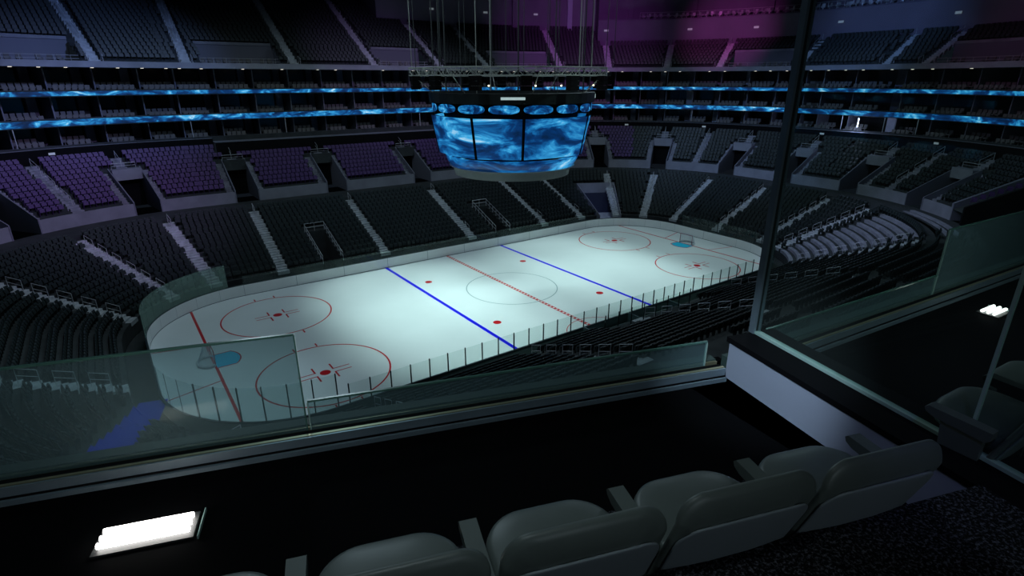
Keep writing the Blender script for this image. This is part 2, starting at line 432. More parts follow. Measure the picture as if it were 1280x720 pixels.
mb.build('upper_deck', [M_conc, M_lconc, M_uwall, M_pan], label='steep upper seating deck with pale fascia above the suites', cat='terrace')
wb.build('wall_back', M_uwall, kind='structure')
for s, n in ((sX(10), (15, 25)), (sRF(36), (9, 15))):
    d0, z0 = drow(n[0]-1)[0]+DP, 28; d1 = drow(n[1]-1)[0]+DP
    mb = MB(); mb.quad(P(s, d0, 20.95), P(s, d1, 20.95), P(s, d1, 44), P(s, d0, 44)); mb.build('wall_side', M_uwall, kind='structure')
# pilasters on the right-hand upper wall
for k, s in enumerate((sRF(17), sRF(30), sRF(44), sRF(58), sRF(74), sRE(2), sRN(10), sRN(22), sRN(34))):
    dd = 38.35 if k > 1 else drow(14)[0]+DP-.1
    h = ds_for(s, dd, .45)
    mb = MB(); mb.hexa([P(s-h, dd-.5, 29.9 if k > 1 else 28.3), P(s+h, dd-.5, 29.9 if k > 1 else 28.3), P(s+h, dd+.1, 28.3), P(s-h, dd+.1, 28.3)],
                       [P(s-h, dd-.5, 44), P(s+h, dd-.5, 44), P(s+h, dd+.1, 44), P(s-h, dd+.1, 44)])
    mb.build('wall_pilaster', M_lav if k == 1 else M_uwall, cat='pilaster', group='pilasters on the wall above the upper deck', label='tall square pilaster on the purple wall above the upper deck')

# ============================================================ RINK
def rrect(off, n=14):
    pts = []
    for cx, cy, a0 in ((CX, CY, 0), (-CX, CY, 90), (-CX, -CY, 180), (CX, -CY, 270)):
        for i in range(n+1):
            a = R(a0+90*i/n); pts.append((cx+(RR+off)*math.cos(a), cy+(RR+off)*math.sin(a)))
    return pts
ice = MB(); pr = rrect(.02)
ice.poly([(x, y, 0) for x, y in pr]); ice.v += [(x, y, -.05) for x, y in pr]
n = len(pr)
for i in range(n): ice.f.append((i, n+i, n+(i+1) % n, (i+1) % n)); ice.m.append(0)
iceo = ice.build('ice_sheet', M_ice, label='brightly lit white ice sheet of the hockey rink', cat='ice rink')
def slab(mb, x0, x1, y0, y1, h=.006): mb.abox(x0, x1, y0, y1, .0005, h)
def part(mb, name, m, **kw): return mb.build(name, m, iceo, **kw)
def ring(mb, cx, cy, r, w, a0=0, a1=360, n=72, h=.007):
    for i in range(n):
        a = R(a0+(a1-a0)*i/n); b = R(a0+(a1-a0)*(i+1)/n)
        q = [(cx+(r-w/2)*math.cos(a), cy+(r-w/2)*math.sin(a), h), (cx+(r+w/2)*math.cos(a), cy+(r+w/2)*math.sin(a), h),
             (cx+(r+w/2)*math.cos(b), cy+(r+w/2)*math.sin(b), h), (cx+(r-w/2)*math.cos(b), cy+(r-w/2)*math.sin(b), h)]
        mb.quad(*q)
def disc(mb, cx, cy, r, n=32, h=.009): mb.poly([(cx+r*math.cos(2*PI*i/n), cy+r*math.sin(2*PI*i/n), h) for i in range(n)])
for sx in (-1, 1):
    mb = MB(); slab(mb, sx*7.75-.17, sx*7.75+.17, -13.18, 13.18); part(mb, 'blue_line', M_blue)
    mb = MB(); gx = sx*27.3; yy = CY+math.sqrt(RR**2-(27.3-CX)**2); slab(mb, gx-.1, gx+.1, -yy, yy); part(mb, 'goal_line', M_red)
    mb = MB()
    for sy in (-1, 1):
        x0, y0, x1, y1 = gx, sy*3.35, sx*30.95, sy*4.27; dx, dy = x1-x0, y1-y0; l = math.hypot(dx, dy); nx, ny = -dy/l*.055, dx/l*.055
        mb.quad((x0+nx, y0+ny, .007), (x1+nx, y1+ny, .007), (x1-nx, y1-ny, .007), (x0-nx, y0-ny, .007))
    part(mb, 'trapezoid_lines', M_red)
    # crease
    mb = MB(); pts = [(gx-sx*.06, -1.22, .0085), (gx-sx*1.37, -1.22, .0085)]
    for i in range(9):
        a = R(-42+84*i/8); pts.append((gx-sx*(.0+1.83*math.cos(a)), 1.83*math.sin(a)*1.0, .0085))
    pts += [(gx-sx*1.37, 1.22, .0085), (gx-sx*.06, 1.22, .0085)]
    if sx > 0: pts = pts[::-1]
    mb.poly(pts); part(mb, 'goal_crease', M_crease)
    mb = MB()
    P2 = [(p[0], p[1], .01) for p in pts]
    for p, q in zip(P2[:-1], P2[1:]):
        d = Vector(q)-Vector(p); nn = Vector((-d.y, d.x, 0)).normalized()*.05
        mb.quad(Vector(p)+nn, Vector(q)+nn, Vector(q)-nn, Vector(p)-nn)
    part(mb, 'crease_outline', M_red)
    for sy in (-1, 1):
        cx, cy = sx*21.1, sy*6.45
        mb = MB(); ring(mb, cx, cy, 4.57, .12)
        for ux in (-1, 1):
            for uy in (-1, 1):
                mb.quad(*[(cx+ux*.87+a, cy+uy*(4.6+b), .007) for a, b in ((-.06, 0), (.06, 0), (.06, .55), (-.06, .55))])
        part(mb, 'faceoff_circle', M_red)
        for ux in (-1, 1):
            for uy in (-1, 1):
                mb = MB(); x0, y0 = cx+ux*.65, cy+uy*.28; xa, xb = sorted((x0, x0+ux*1.2)); ya, yb = sorted((y0, y0+uy*.85)); t = .06
                # one L-shaped outline
                pts = [(x0-ux*t, y0-uy*t), (x0+ux*1.2, y0-uy*t), (x0+ux*1.2, y0+uy*t*.5), (x0+ux*t, y0+uy*t*.5), (x0+ux*t, y0+uy*.85), (x0-ux*t, y0+uy*.85)]
                if ux*uy < 0: pts = pts[::-1]
                mb.poly([(x, y, .008) for x, y in pts]); part(mb, 'faceoff_mark', M_red)
        mb = MB(); disc(mb, cx, cy, .38); part(mb, 'faceoff_dot', M_red)
        mb = MB(); disc(mb, sx*6.1, cy*.98, .36); part(mb, 'faceoff_dot', M_red)
mb = MB(); slab(mb, -.17, .17, -13.18, 13.18, .006); part(mb, 'center_line', M_red)
mb = MB()
for i in range(58):
    y = -13+i*.45; mb.quad(*[(x, y+q, .0075) for x, q in ((-.1, 0), (.1, .0), (.1, .2), (-.1, .2))])
part(mb, 'center_line_checks', M_board)
mb = MB(); ring(mb, 0, 0, 4.57, .1); part(mb, 'center_circle', M_grey)
mb = MB(); ring(mb, 0, -13.1, 3.05, .07, 1, 179, 40); part(mb, 'referee_crease', M_red)

# boards: white inner face, dark cap, outer face
BH = 1.15
bo = empty('dasher_boards', label='white dasher boards curving all the way around the ice', cat='rink boards')
mb = MB(); sweep(mb, [(0, 0, 0), (0, BH-.05, 0)], 0, PER, caps=False); mb.build('inner_panel', M_board, bo)
mb = MB(); sweep(mb, [(.0, BH-.05), (.0, BH), (.14, BH), (.14, BH-.05)], 0, PER, caps=False); mb.build('cap_rail', M_cap, bo, label='dark cap rail on top')
mb = MB(); sweep(mb, [(.12, BH-.05), (.12, 0)], 0, PER, caps=False); mb.build('outer_panel', M_outer, bo, label='grey-green back face')
mb = MB(); sweep(mb, [(-.012, .02), (-.012, .06)], 0, PER, caps=False); mb.build('kick_strip', M_cap, bo, label='dark strip along the ice')
seam = MB()
for i in range(46):
    s = i*2.44*PER/(4*CX+4*CY+2*PI*RR)*1.0
    s = i*PER/46; e = .02; seam.quad(P(s-e, -.008, .02), P(s+e, -.008, .02), P(s+e, -.008, BH-.05), P(s-e, -.008, BH-.05))
seam.build('panel_seams', mat('seam_grey', (.35, .38, .38), .6), bo)
# glass panes and posts
posts = []
s = sN(-18.94) - 0
def glass_h(s):
    s = s % PER
    if sN(22.4) <= s <= sN(-20): return 2.5
    return 3.2
ps = []
x = -18.95-1.37*2
near = [sN(x+1.372*i) for i in range(0, 32)]
near = [q for q in near if sN(21) < q < sN(-22)]
# right near corner to right end, and left near corner round to left far corner
rc = [sRN(90)-i*K/10 for i in range(0, 11)]+[sRE(-CY+1.4*i) for i in range(1, 7)]
lc = [sLN(i*9) for i in range(0, 11)]+[sLE(-CY+1.4*i) for i in range(1, 7)]+[sLF(90-9*i) for i in range(0, 10)]
far = [sX(-22.4+1.4*i*2) for i in range(0, 17)]
pane_me = {}
def pane(a, b, h, gm=None):
    pa, pb = P(a, .07, BH), P(b, .07, BH); dv = pb-pa; nn = Vector((-dv.y, dv.x, 0)).normalized()*.006
    mb = MB(); up = Vector((0, 0, h-BH)); mb.hexa([pa-nn, pb-nn, pb+nn, pa+nn], [pa-nn+up, pb-nn+up, pb+nn+up, pa+nn+up])
    mb.v = [tuple(Vector(v)-pa) for v in mb.v]
    o = mb.build('rink_glass_pane', gm or G_rink); o.location = pa; return o
def post(s, h, r=.035):
    p = P(s, .07, BH); mb = MB(); mb.abox(-r, r, -r, r, 0, h-BH); mb.tube([(0, 0, h-BH), (0, 0, h-BH+.03)], r*.9, 6)
    o = mb.build('glass_post', M_post); o.location = p; b, n, _ = st(s); o.rotation_euler = (0, 0, math.atan2(n[1], n[0])); return o
for lst, lab, g in ((sorted(near), 'along the near boards', 'near side'), (sorted(rc), 'around the right near corner', 'right corner'), (sorted(lc), 'around the left end of the rink', 'left end'), (far, 'along the far boards', 'far side')):
    for i, s in enumerate(lst):
        h = 2.5 if g == 'near side' else (3.4 if g == 'left end' else (2.6 if g == 'right corner' else 2.0))
        tag(post(s, h, .034 if g in ('near side', 'right corner') or (g == 'left end' and s < sLN(60)) else .012), 'thin dark upright post holding clear panes %s' % lab, 'glass post', 'glass posts %s' % lab)
        if i < len(lst)-1 and lst[i+1]-s < 4:
            tag(pane(s+.03, lst[i+1]-.03, h-.02, G_crn if s > SH-2 else None), 'clear pane standing on the boards %s' % lab, 'rink glass', 'panes %s' % lab)
# penalty / bench enclosure on the near side
bx = empty('players_bench_enclosure', (2.0, -15.0, 0), label='grey bench enclosure with glass back wall behind the near boards', cat='bench enclosure')
def bpart(mb, name, m, **kw):
    mb.v = [(p[0]-2, p[1]+15, p[2]) for p in mb.v]; return mb.build(name, m, bx, **kw)
mb = MB(); mb.abox(-2.6, 7.6, -15.6, -13.5, 0.3, .45); bpart(mb, 'floor_deck', mat('bench_floor', (.14, .2, .2), .7))
mb = MB(); mb.abox(-2.6, 7.6, -15.75, -15.6, 0, 1.45); bpart(mb, 'back_wall', mat('bench_wall', (.30, .40, .38), .6))
for x0 in (-2.6, 2.45, 7.5):
    mb = MB(); mb.abox(x0, x0+.1, -15.6, -13.4, .3, 1.25); bpart(mb, 'end_panel', M_outer)
for x0 in (-2.2, 3.0):
    mb = MB(); mb.abox(x0, x0+4.2, -15.35, -15.0, .78, .84); mb.abox(x0+.3, x0+.4, -15.3, -15.05, .45, .78); mb.abox(x0+3.8, x0+3.9, -15.3, -15.05, .45, .78)
    bpart(mb, 'bench', M_rail)
for i in range(8):
    x0 = -2.55+i*1.44; mb = MB(); mb.abox(x0-.03, x0+.03, -15.71, -15.65, 1.45, 3.0); bpart(mb, 'post', M_post)
    if i < 7: mb = MB(); mb.abox(x0+.04, x0+1.4, -15.69, -15.67, 1.45, 2.95); bpart(mb, 'glass_pane', G_rink)

# goals
def goal(sx, lab):
    g = empty('hockey_goal', (sx*27.3, 0, 0), 0 if sx > 0 else PI, label=lab, cat='hockey goal')
    mb = MB()
    mb.tube([(0, -.915, 0), (0, -.915, 1.22), (0, .915, 1.22), (0, .915, 0)], .035, 8)
    mb.build('front_frame', mat('goal_frame_red', (.35, .03, .04), .4), g)
    base = [(0, -.915, .03), (.35, -1.05, .03), (.8, -.85, .03), (1.05, -.4, .03), (1.1, 0, .03), (1.05, .4, .03), (.8, .85, .03), (.35, 1.05, .03), (0, .915, .03)]
    mb = MB(); mb.tube(base, .03, 6); mb.tube([(0, -.915, 1.22), (.45, -.7, 1.2), (.55, 0, 1.2), (.45, .7, 1.2), (0, .915, 1.22)], .02, 6)
    mb.tube([(.55, 0, 1.2), (1.1, 0, .03)], .02, 6); mb.build('base_frame', M_rail, g)
    pad = MB(); pad.tube([(p[0]*.96, p[1]*.94, .14) for p in base], .1, 8); pad.build('skirt_padding', mat('pad_white', (.62, .66, .7), .6), g, smooth=True)
    net = MB(); topc = [(0, -.915, 1.22), (.2, -.87, 1.215), (.45, -.7, 1.2), (.53, -.35, 1.2), (.55, 0, 1.2), (.53, .35, 1.2), (.45, .7, 1.2), (.2, .87, 1.215), (0, .915, 1.22)]
    for k in range(8):
        for f in range(4):
            u = f/4; a = Vector(base[k]).lerp(Vector(base[k+1]), u); b = Vector(topc[k]).lerp(Vector(topc[k+1]), u); net.tube([a, b], .009, 3)
    for v in range(1, 10):
        net.tube([Vector(base[k]).lerp(Vector(topc[k]), v/10) for k in range(9)], .009, 3)
    for y in (-.7, -.45, -.2, 0, .2, .45, .7): net.tube([(0, y, 1.22), (.5, y, 1.2)], .009, 3)
    for xx in (.12, .25, .38): net.tube([(xx, -.8, 1.21), (xx, .8, 1.21)], .009, 3)
    net.build('net', mat('net_white', (.6, .64, .7), .8), g)
goal(-1, 'hockey goal with white net beside the left blue crease')
goal(1, 'small hockey goal at the far right end of the ice')

# ============================================================ SEATS
def seat_mb():
    m = MB()
    m.hexa([(-.23, .10, .36), (.23, .10, .36), (.23, .15, .36), (-.23, .15, .36)], [(-.22, .22, .84), (.22, .22, .84), (.22, .26, .84), (-.22, .26, .84)])
    m.hexa([(-.22, -.10, .40), (.22, -.10, .40), (.22, .09, .36), (-.22, .09, .36)], [(-.22, -.03, .72), (.22, -.03, .72), (.22, .06, .74), (-.22, .06, .74)])
    m.hexa([(-.27, -.05, .0), (-.24, -.05, .0), (-.24, .14, .0), (-.27, .14, .0)], [(-.27, -.12, .58), (-.24, -.12, .58), (-.24, .16, .58), (-.27, .16, .58)])
    return m
SEAT = seat_mb()
me_dark = SEAT.mesh('dark_seat', M_dseat); me_pur = SEAT.mesh('purple_seat', M_pseat)
l_aisles = [sX(-18.2), sX(-7.0), sX(4.6), sX(16.2), sRF(3), sRF(34.5), sRF(55.5), sRF(80), sRE(-.5), sRN(14), sRN(31), sRN(70),
            sN(13.6), sN(2.0), sN(-9.5), sN(-21), sLN(30), sLE(-3.4), sLF(64), sLF(35), sLF(12)]
u_aisles = [s for _, s in VOMS]+[sLF(26), sLF(56), sRF(8), sRF(68), sRN(21)]
d_aisles = [sLF(11.5), sX(-20.3), sX(-7.4), sX(4.0), sX(14.8), sRF(2), sRF(24), sRF(38), sRF(54), sRF(68), sRF(88), sRN(3), sRN(11), sRN(31), sLF(36)]
def near_aisle(s, d, aisles, hw):
    for a in aisles:
        t = (s-a+PER/2) % PER-PER/2
        if abs(t) < ds_for(s, d, hw): return True
    return False
LM, BM = -40, 60
def visible(p, pad=70):
    u, v, z = px(p)
    if z < 1 or u < -pad or u > 1280+pad or v < -pad: return False
    lim = 600-.17*max(0, min(u, 910)) if u < 930 else 470-.32*(u-930)
    return v < lim+25
seats = {'dark': [], 'purple': [], 'upper': []}
def row_of_seats(key, s0, s1, d, z, aisles, hw, skip=None, pitch=.56, off=.35):
    s = s0
    while s < s1:
        step = ds_for(s, d, pitch)
        if not near_aisle(s, d, aisles, hw) and not (skip and skip(s)):
            M = frame_at(s, d+off, z)
            if visible(M.translation): seats[key(s) if callable(key) else key].append(M)
        s += step
for i in range(LN_):
    d, z = lrow(i)
    def skip(s, i=i):
        sp = s % PER
        for a, b, r in LCUTS:
            if a-.4 < sp < b+.4 and i < r+1: return True
        if sRN(36) < sp < sRN(66) and i < 13: return True
        if sN(9) < sp < sN(-3.2) and d < 4.2: return True
        if sLN(22) < sp < sLN(48) and i < 8: return True
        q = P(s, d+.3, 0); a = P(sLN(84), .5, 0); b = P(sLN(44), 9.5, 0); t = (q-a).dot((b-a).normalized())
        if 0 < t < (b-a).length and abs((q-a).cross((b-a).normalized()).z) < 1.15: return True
        return False
    row_of_seats('dark', 0, PER, d, z, l_aisles, .72, skip)
def ukey(s):
    sp = s % PER
    return 'purple' if (sp > sLN(0) or sp < sRF(46)) else 'dark'
for i in range(4):
    row_of_seats('dark', sRN(66), sN(-4), 13.2+i*.9, 5.81, l_aisles, .8)
for i in range(NEND):
    d, z = urow(i)
    def skip(s, i=i):
        if i >= nrows(s): return True
        if i < 7 and near_aisle(s, d, [v for _, v in VOMS], 2.15): return True
        return False
    row_of_seats(ukey, sLF(60), sRN(44)+PER, d, z, u_aisles, .75, skip, off=.4)
for i in range(25):
    d, z = drow(i)
    def skip(s, i=i): return i >= drows(s) or (i < 5 and in_alc(s))
    row_of_seats('upper', sLF(52), sRN(50)+PER, d, z, d_aisles, .8, skip, pitch=.6, off=.4)
def emit(lst, me, src, name, label, cat, group, mname, n=300, gl=None):
    lst.sort(key=lambda M: (M.translation-CAM).length)
    def inframe(M):
        u, v, z = px(M.translation); return 0 < u < 1280 and 0 < v < 720
    ind = [M for M in lst if inframe(M)][:n]; ids = set(id(M) for M in ind)
    for M in ind: inst(me, name, M, label=label, cat=cat, group=group)
    rest = [M for M in lst if id(M) not in ids]
    if rest:
        mb = MB()
        for M in rest: mb.add(src, M)
        mb.build(mname, me.materials[0], label=gl, cat=cat, kind='stuff')
emit(seats['dark'], me_dark, SEAT, 'stadium_seat', 'dark folded plastic seat in the nearest rows around the ice', 'seat', 'dark seats nearest in the lower stand', 'stadium_seats', gl='countless dark folding seats filling the lower and right-hand stands')
emit(seats['purple'], me_pur, SEAT, 'purple_chair', 'purple folded plastic seat at the left of the second tier', 'seat', 'purple seats nearest at the left', 'purple_seats', gl='many purple folding seats filling the far second tier')
emit(seats['upper'], me_dark, SEAT, 'upper_deck_chair', 'dark folded seat in the nearest rows of the upper deck', 'seat', 'dark seats nearest in the upper deck', 'upper_deck_seats', gl='countless dark folding seats covering the steep upper deck')
emit([M for M in suite_chairs if visible(M.translation)], me_sch, mbchair, 'suite_chair', 'brown-grey armchair on a far suite balcony, toward the left', 'chair', 'chairs nearest on the far suite balconies', 'suite_chairs', gl='many small armchairs along the three far suite balconies')

# ============================================================ STAIRS
def stair(s, d0z, n, P_, RISE, hw, label, group, first=0, m=M_step, half=True, base='aisle_stairs', toff=None):
    mb = MB()
    for k in range(first, n):
        d, z = d0z(k); h = ds_for(s, d, hw)
        mb.hexa([P(s-h, d-.02, z-RISE), P(s+h, d-.02, z-RISE), P(s+h, d+.42, z-RISE), P(s-h, d+.42, z-RISE)],
                [P(s-h, d-.02, z+.015), P(s+h, d-.02, z+.015), P(s+h, d+.42, z+.015), P(s-h, d+.42, z+.015)])
        h2 = h*.8
        if half and k < n-1:
            mb.hexa([P(s-h2, d+.42, z), P(s+h2, d+.42, z), P(s+h2, d+P_-.02, z), P(s-h2, d+P_-.02, z)],
                    [P(s-h2, d+.42, z+RISE*.5), P(s+h2, d+.42, z+RISE*.5), P(s+h2, d+P_-.02, z+RISE*.5), P(s-h2, d+P_-.02, z+RISE*.5)])
    mb.build(base, m, label=label, cat='stairs', group=group)
def rail(s, d, z, length=1.5, rise=.6, off=0, lab='', grp=''):
    s = s+off; mb = MB(); a = P(s, d, z); b = P(s, d+length, z+rise); up = Vector((0, 0, .95)); up2 = Vector((0, 0, .5))
    mb.tube([a, a+up, b+up, b], .028, 5); mb.tube([a+up2, b+up2], .02, 5)
    mb.v = [tuple(Vector(v)-a) for v in mb.v]; o = mb.build('handrail', M_rail, label=lab, cat='handrail', group=grp); o.location = a
labs = {0: 'far side'}
vis_l = []
for s in l_aisles:
    p = P(s, 5, 3)
    if visible(p, 200): vis_l.append(s)
vis_l.sort(key=lambda s: px(P(s, 8, 3))[0])
for j, s in enumerate(vis_l):
    stair(s, lrow, LN_, LP, LRISE, .58, 'flight of pale aisle steps through the lower stand, %s from the left' % ORD[j], 'lower stand aisle steps', m=M_step)
    for k in ((1, 3, 5, 7, 9, 11) if st(s)[1][1] < .9 else (1, 12)):
        d, z = lrow(k); rail(s, d, z, .95, .38, 0, 'short tubular handrail loop in the middle of a lower aisle', 'lower aisle handrails')
vis_u = sorted([s for s in u_aisles], key=lambda s: px(P(s, 23, 9))[0])
j = 0
vs = [v for _, v in VOMS]
for s in vis_u:
    n = nrows(s)
    if s in vs:
        for sg in (-1, 1):
            so = s+sg*ds_for(s, 18, 1.72)
            stair(so, urow, 7, UP, URISE, .36, 'narrow steps up the side of a second tier entrance tunnel', 'steps beside the entrance tunnels', m=M_riser)
        stair(s, urow, n, UP, URISE, .55, 'upper run of steps above the %s second tier entrance from the left' % ORD[vs.index(s)], 'steps above the entrance tunnels', first=7, m=M_riser)
        d, z = urow(6)
        e = ds_for(s, d, 1.2); mb = MB(); a = P(s-e, d, z+.45); b = P(s+e, d, z+.45)
        mb.tube([a, a+Vector((0, 0, .6)), b+Vector((0, 0, .6)), b], .03, 5); mb.tube([a+Vector((0, 0, .3)), b+Vector((0, 0, .3))], .02, 5)
        mb.build('guard_rail', M_rail, label='small tubular guard rail over a second tier entrance tunnel', cat='guard rail', group='guard rails over the entrance tunnels')
        d, z = urow(7); rail(s, d, z, 1.6, .8, 0, 'sloping handrail in the second tier aisles', 'second tier handrails')
    else:
        stair(s, urow, n, UP, URISE, .55, 'full flight of second tier steps between two entrances, %s from the left' % ORD[j], 'second tier aisle steps', m=M_riser); j += 1
        for k in (1, 4, 7):
            d, z = urow(min(k, n-1)); rail(s, d, z, 1.6, .8, 0, 'sloping handrail in the second tier aisles', 'second tier handrails')
for j, s in enumerate(sorted(d_aisles, key=lambda s: px(P(s, 27, 22))[0])):
    n = drows(s)
    stair(s, drow, n, DP, DRISE, .55, 'steep flight of upper deck steps, %s from the left' % ORD[j], 'upper deck aisle steps', m=M_step)
    for sg in (-1, 1):
        rail(s, 26.2, 21.4, .9, .3, ds_for(s, 26, .7)*sg, 'small handrail at the foot of an upper deck aisle', 'handrails at the foot of the upper deck aisles')
    for k in (5, 10, 15):
        if k < n-2:
            d, z = drow(k); rail(s, d, z, 2.4, 1.3, 0, 'sloping handrail up the middle of an upper deck aisle', 'mid-aisle handrails of the upper deck')
# wheelchair platform rails and loose chairs in the alcoves
for j, (a, b) in enumerate(sorted(ALC, key=lambda q: px(P(q[0], 27, 22))[0])):
    if b < a: b += PER
    mb = MB(); S = stations(a, b); L = []
    for zz in (22.2, 21.85): mb.tube([P(s, 27.4, zz) for s in S], .025, 5)
    s = a
    while s < b: mb.tube([P(s, 27.4, 21.3), P(s, 27.4, 22.2)], .02, 5); s += ds_for(s, 27, 1.5)
    mb.build('platform_railing', M_rail, label='thin railing across the recessed platform, %s recess from the left' % ORD[j], cat='railing', group='railings in the upper deck recesses')
    s = a+.4
    while s < b-.5:
        if random.random() < .75:
            inst(me_sch, 'loose_chair', frame_at(s, 28.2+random.random()*.4, 21.3) @ Matrix.Rotation(random.uniform(-.5, .5), 4, 'Z'), label='loose dark chair on a recessed upper deck platform', cat='chair', group='loose chairs in the upper deck recesses')
        s += ds_for(s, 28, .9)
# jumble of railings and chairs along the very top right ledge
mb = MB(); a, b = sRF(46), sRN(60); S = stations(a, b)
for zz in (30.95, 30.4): mb.tube([P(s, 34.5, zz) for s in S], .03, 5)
s = a
while s < b: mb.tube([P(s, 34.5, 29.9), P(s, 34.5, 30.95)], .025, 5); s += ds_for(s, 35, 1.3)
mb.build('ledge_railing', M_rail, label='long thin railing along the top ledge at upper right', cat='railing')
me_loose = mbchair.mesh('loose_ledge_chair', M_rail)
s = a+.3
while s < b:
    inst(me_loose, 'stored_chair', frame_at(s, 35.3+random.random()*.8, 29.9) @ Matrix.Rotation(random.uniform(-1, 1), 4, 'Z'), label='pale chair stored on the top ledge behind the railing', cat='chair', group='chairs stored on the top right ledge')
    s += ds_for(s, 35, .8+random.random()*.5)

# ---- lower stand voids: two small openings and the vehicle tunnel
for x0, lab in ((-13, 'left'), (9.2, 'right')):
    s = sX(x0); g = empty('stand_opening', (x0, 16, 0), label='narrow dark opening with railings in the far lower stand, the %s one' % lab, cat='entrance')
    def bp(mb, name, m):
        mb.v = [(p[0]-x0, p[1]-16, p[2]) for p in mb.v]; mb.build(name, m, g)
    d, z = lrow(7)
    mb = MB(); y = HW+d
    mb.tube([(x0-1.1, y, z), (x0-1.1, y, z+.95), (x0+1.1, y, z+.95), (x0+1.1, y, z)], .04, 5); mb.tube([(x0-1.1, y, z+.5), (x0+1.1, y, z+.5)], .03, 5); mb.tube([(x0, y, z), (x0, y, z+.95)], .03, 5); bp(mb, 'guard_rail', M_rail)
    for sx in (-1.1, 1.1):
        mb = MB(); pts = [(x0+sx, HW+lrow(k)[0], lrow(k)[1]+.9) for k in range(8)]; mb.tube(pts, .035, 5); mb.tube([(p[0], p[1], p[2]-.45) for p in pts], .025, 5)
        for p in pts: mb.tube([(p[0], p[1], p[2]-.9), p], .025, 5)
        bp(mb, 'side_rail', M_rail)
    mb = MB(); mb.abox(x0-1.05, x0+1.05, HW+1.5, HW+d-.05, -.04, .02); bp(mb, 'dark_passage', M_black)
tn = empty('vehicle_tunnel', P(TUN, 5, 0), label='large blue-lit tunnel mouth in the far right corner of the stand', cat='tunnel')
def tp(mb, name, m, **kw):
    l = tn.location; mb.v = [(p[0]-l.x, p[1]-l.y, p[2]-l.z) for p in mb.v]; return mb.build(name, m, tn, **kw)
ta, tb = TUN-3.3, TUN+3.3; dT, zT = lrow(9)
mb = MB(); mb.hexa([P(ta, dT-.05, zT-1.0), P(tb, dT-.05, zT-1.0), P(tb, dT+.1, zT-1.0), P(ta, dT+.1, zT-1.0)], [P(ta, dT-.05, zT+.5), P(tb, dT-.05, zT+.5), P(tb, dT+.1, zT+.5), P(ta, dT+.1, zT+.5)]); tp(mb, 'lintel', M_lconc)
for s in (ta, tb):
    e = .12 if s == ta else -.12
    mb = MB(); mb.hexa([P(s, .6, 0), P(s, dT, 0), P(s+e, dT, 0), P(s+e, .6, 0)], [P(s, .6, 1.5), P(s, dT, zT+.5), P(s+e, dT, zT+.5), P(s+e, .6, 1.5)]); tp(mb, 'side_wall', M_lconc)
mb = MB(); mb.quad(P(ta, .3, .01), P(tb, .3, .01), P(tb, dT-.1, .01), P(ta, dT-.1, .01)); tp(mb, 'ramp_floor', M_step)
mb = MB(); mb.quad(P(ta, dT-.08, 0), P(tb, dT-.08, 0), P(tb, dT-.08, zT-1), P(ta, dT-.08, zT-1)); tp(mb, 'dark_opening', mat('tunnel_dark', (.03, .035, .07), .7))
# bare risers in the right near corner
for i in range(18):
    d, z = lrow(i); z = z if i < 14 else 5.5+.09*(i-12); mb = MB()
    sweep(mb, [(d-.03, z-LRISE+.02), (d-.03, z+.03), (d+.4, z+.03), (d+.4, z-.05)], sRN(37), sRN(65), close=True)
    mb.build('bare_riser', M_riser, cat='step', group='bare concrete risers in the right near corner', label='curved bare concrete riser without seats at the right near corner')
for i in range(1, 8):
    d, z = lrow(i); mb = MB()
    sweep(mb, [(d-.03, z-LRISE+.02), (d-.03, z+.03), (d+.5, z+.03), (d+.5, z-.05)], sLN(24), sLN(46), close=True)
    mb.build('bare_riser', M_riser, cat='step', group='bare concrete risers in the left near corner', label='curved pale bare riser beside the blue reflection strip at the left near corner')
# club box parapets at the right end of the second tier
for k, a in enumerate((46, 51)):
    s = sRN(a); e = .12; mb = MB()
    pts0 = [P(s-e, 17, 5.8), P(s+e, 17, 5.8), P(s+e, 26.5, 5.8), P(s-e, 26.5, 5.8)]
    pts1 = [P(s-e, 17, 7.6), P(s+e, 17, 7.6), P(s+e, 26.5, 12.2), P(s-e, 26.5, 12.2)]
    mb.hexa(pts0, pts1); mb.build('club_parapet', M_black if k else M_pan, label='sloping dark parapet wall at the right end of the second tier, %s' % ('nearer one' if k else 'farther one'), cat='parapet')
for i in range(12):
    d = 18.2+i*.7; inst(me_pur, 'purple_chair', frame_at(sRN(48.5), d, 7.1+(d-17)*.44) @ Matrix.Rotation(1.2, 4, 'Z'), label='purple seat between the two club parapets at right', cat='seat', group='purple club seats between the parapets')
mb = MB(); mb.poly([P(sRN(46), 17, 7.0), P(sRN(51), 17, 7.0), P(sRN(51), 26.5, 11.2), P(sRN(46), 26.5, 11.2)]); mb.build('club_floor', M_conc, label='sloped dark floor strip under the purple club seats', cat='floor strip')
# blue line reflection, built as a strip over the left near corner steps
mb = MB(); q = [Vector((-31.0, -4.4, 1.42)), Vector((-32.4, -7.2, 1.42)), Vector((-37.6, -12.6, 2.9)), Vector((-36.6, -9.2, 2.9))]
SN = sLN(58)
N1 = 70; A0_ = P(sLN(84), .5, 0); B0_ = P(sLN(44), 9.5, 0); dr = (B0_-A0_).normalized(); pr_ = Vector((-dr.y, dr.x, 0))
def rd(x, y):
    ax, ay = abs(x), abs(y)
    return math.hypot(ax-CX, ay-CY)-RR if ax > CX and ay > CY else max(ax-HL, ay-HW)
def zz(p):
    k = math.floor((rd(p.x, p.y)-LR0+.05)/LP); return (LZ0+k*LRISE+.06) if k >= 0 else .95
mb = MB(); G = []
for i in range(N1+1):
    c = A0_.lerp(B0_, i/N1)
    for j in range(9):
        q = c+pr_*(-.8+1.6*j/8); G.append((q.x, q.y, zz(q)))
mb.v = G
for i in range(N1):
    for j in range(8): a = i*9+j; mb.f.append((a, a+1, a+10, a+9)); mb.m.append(0)
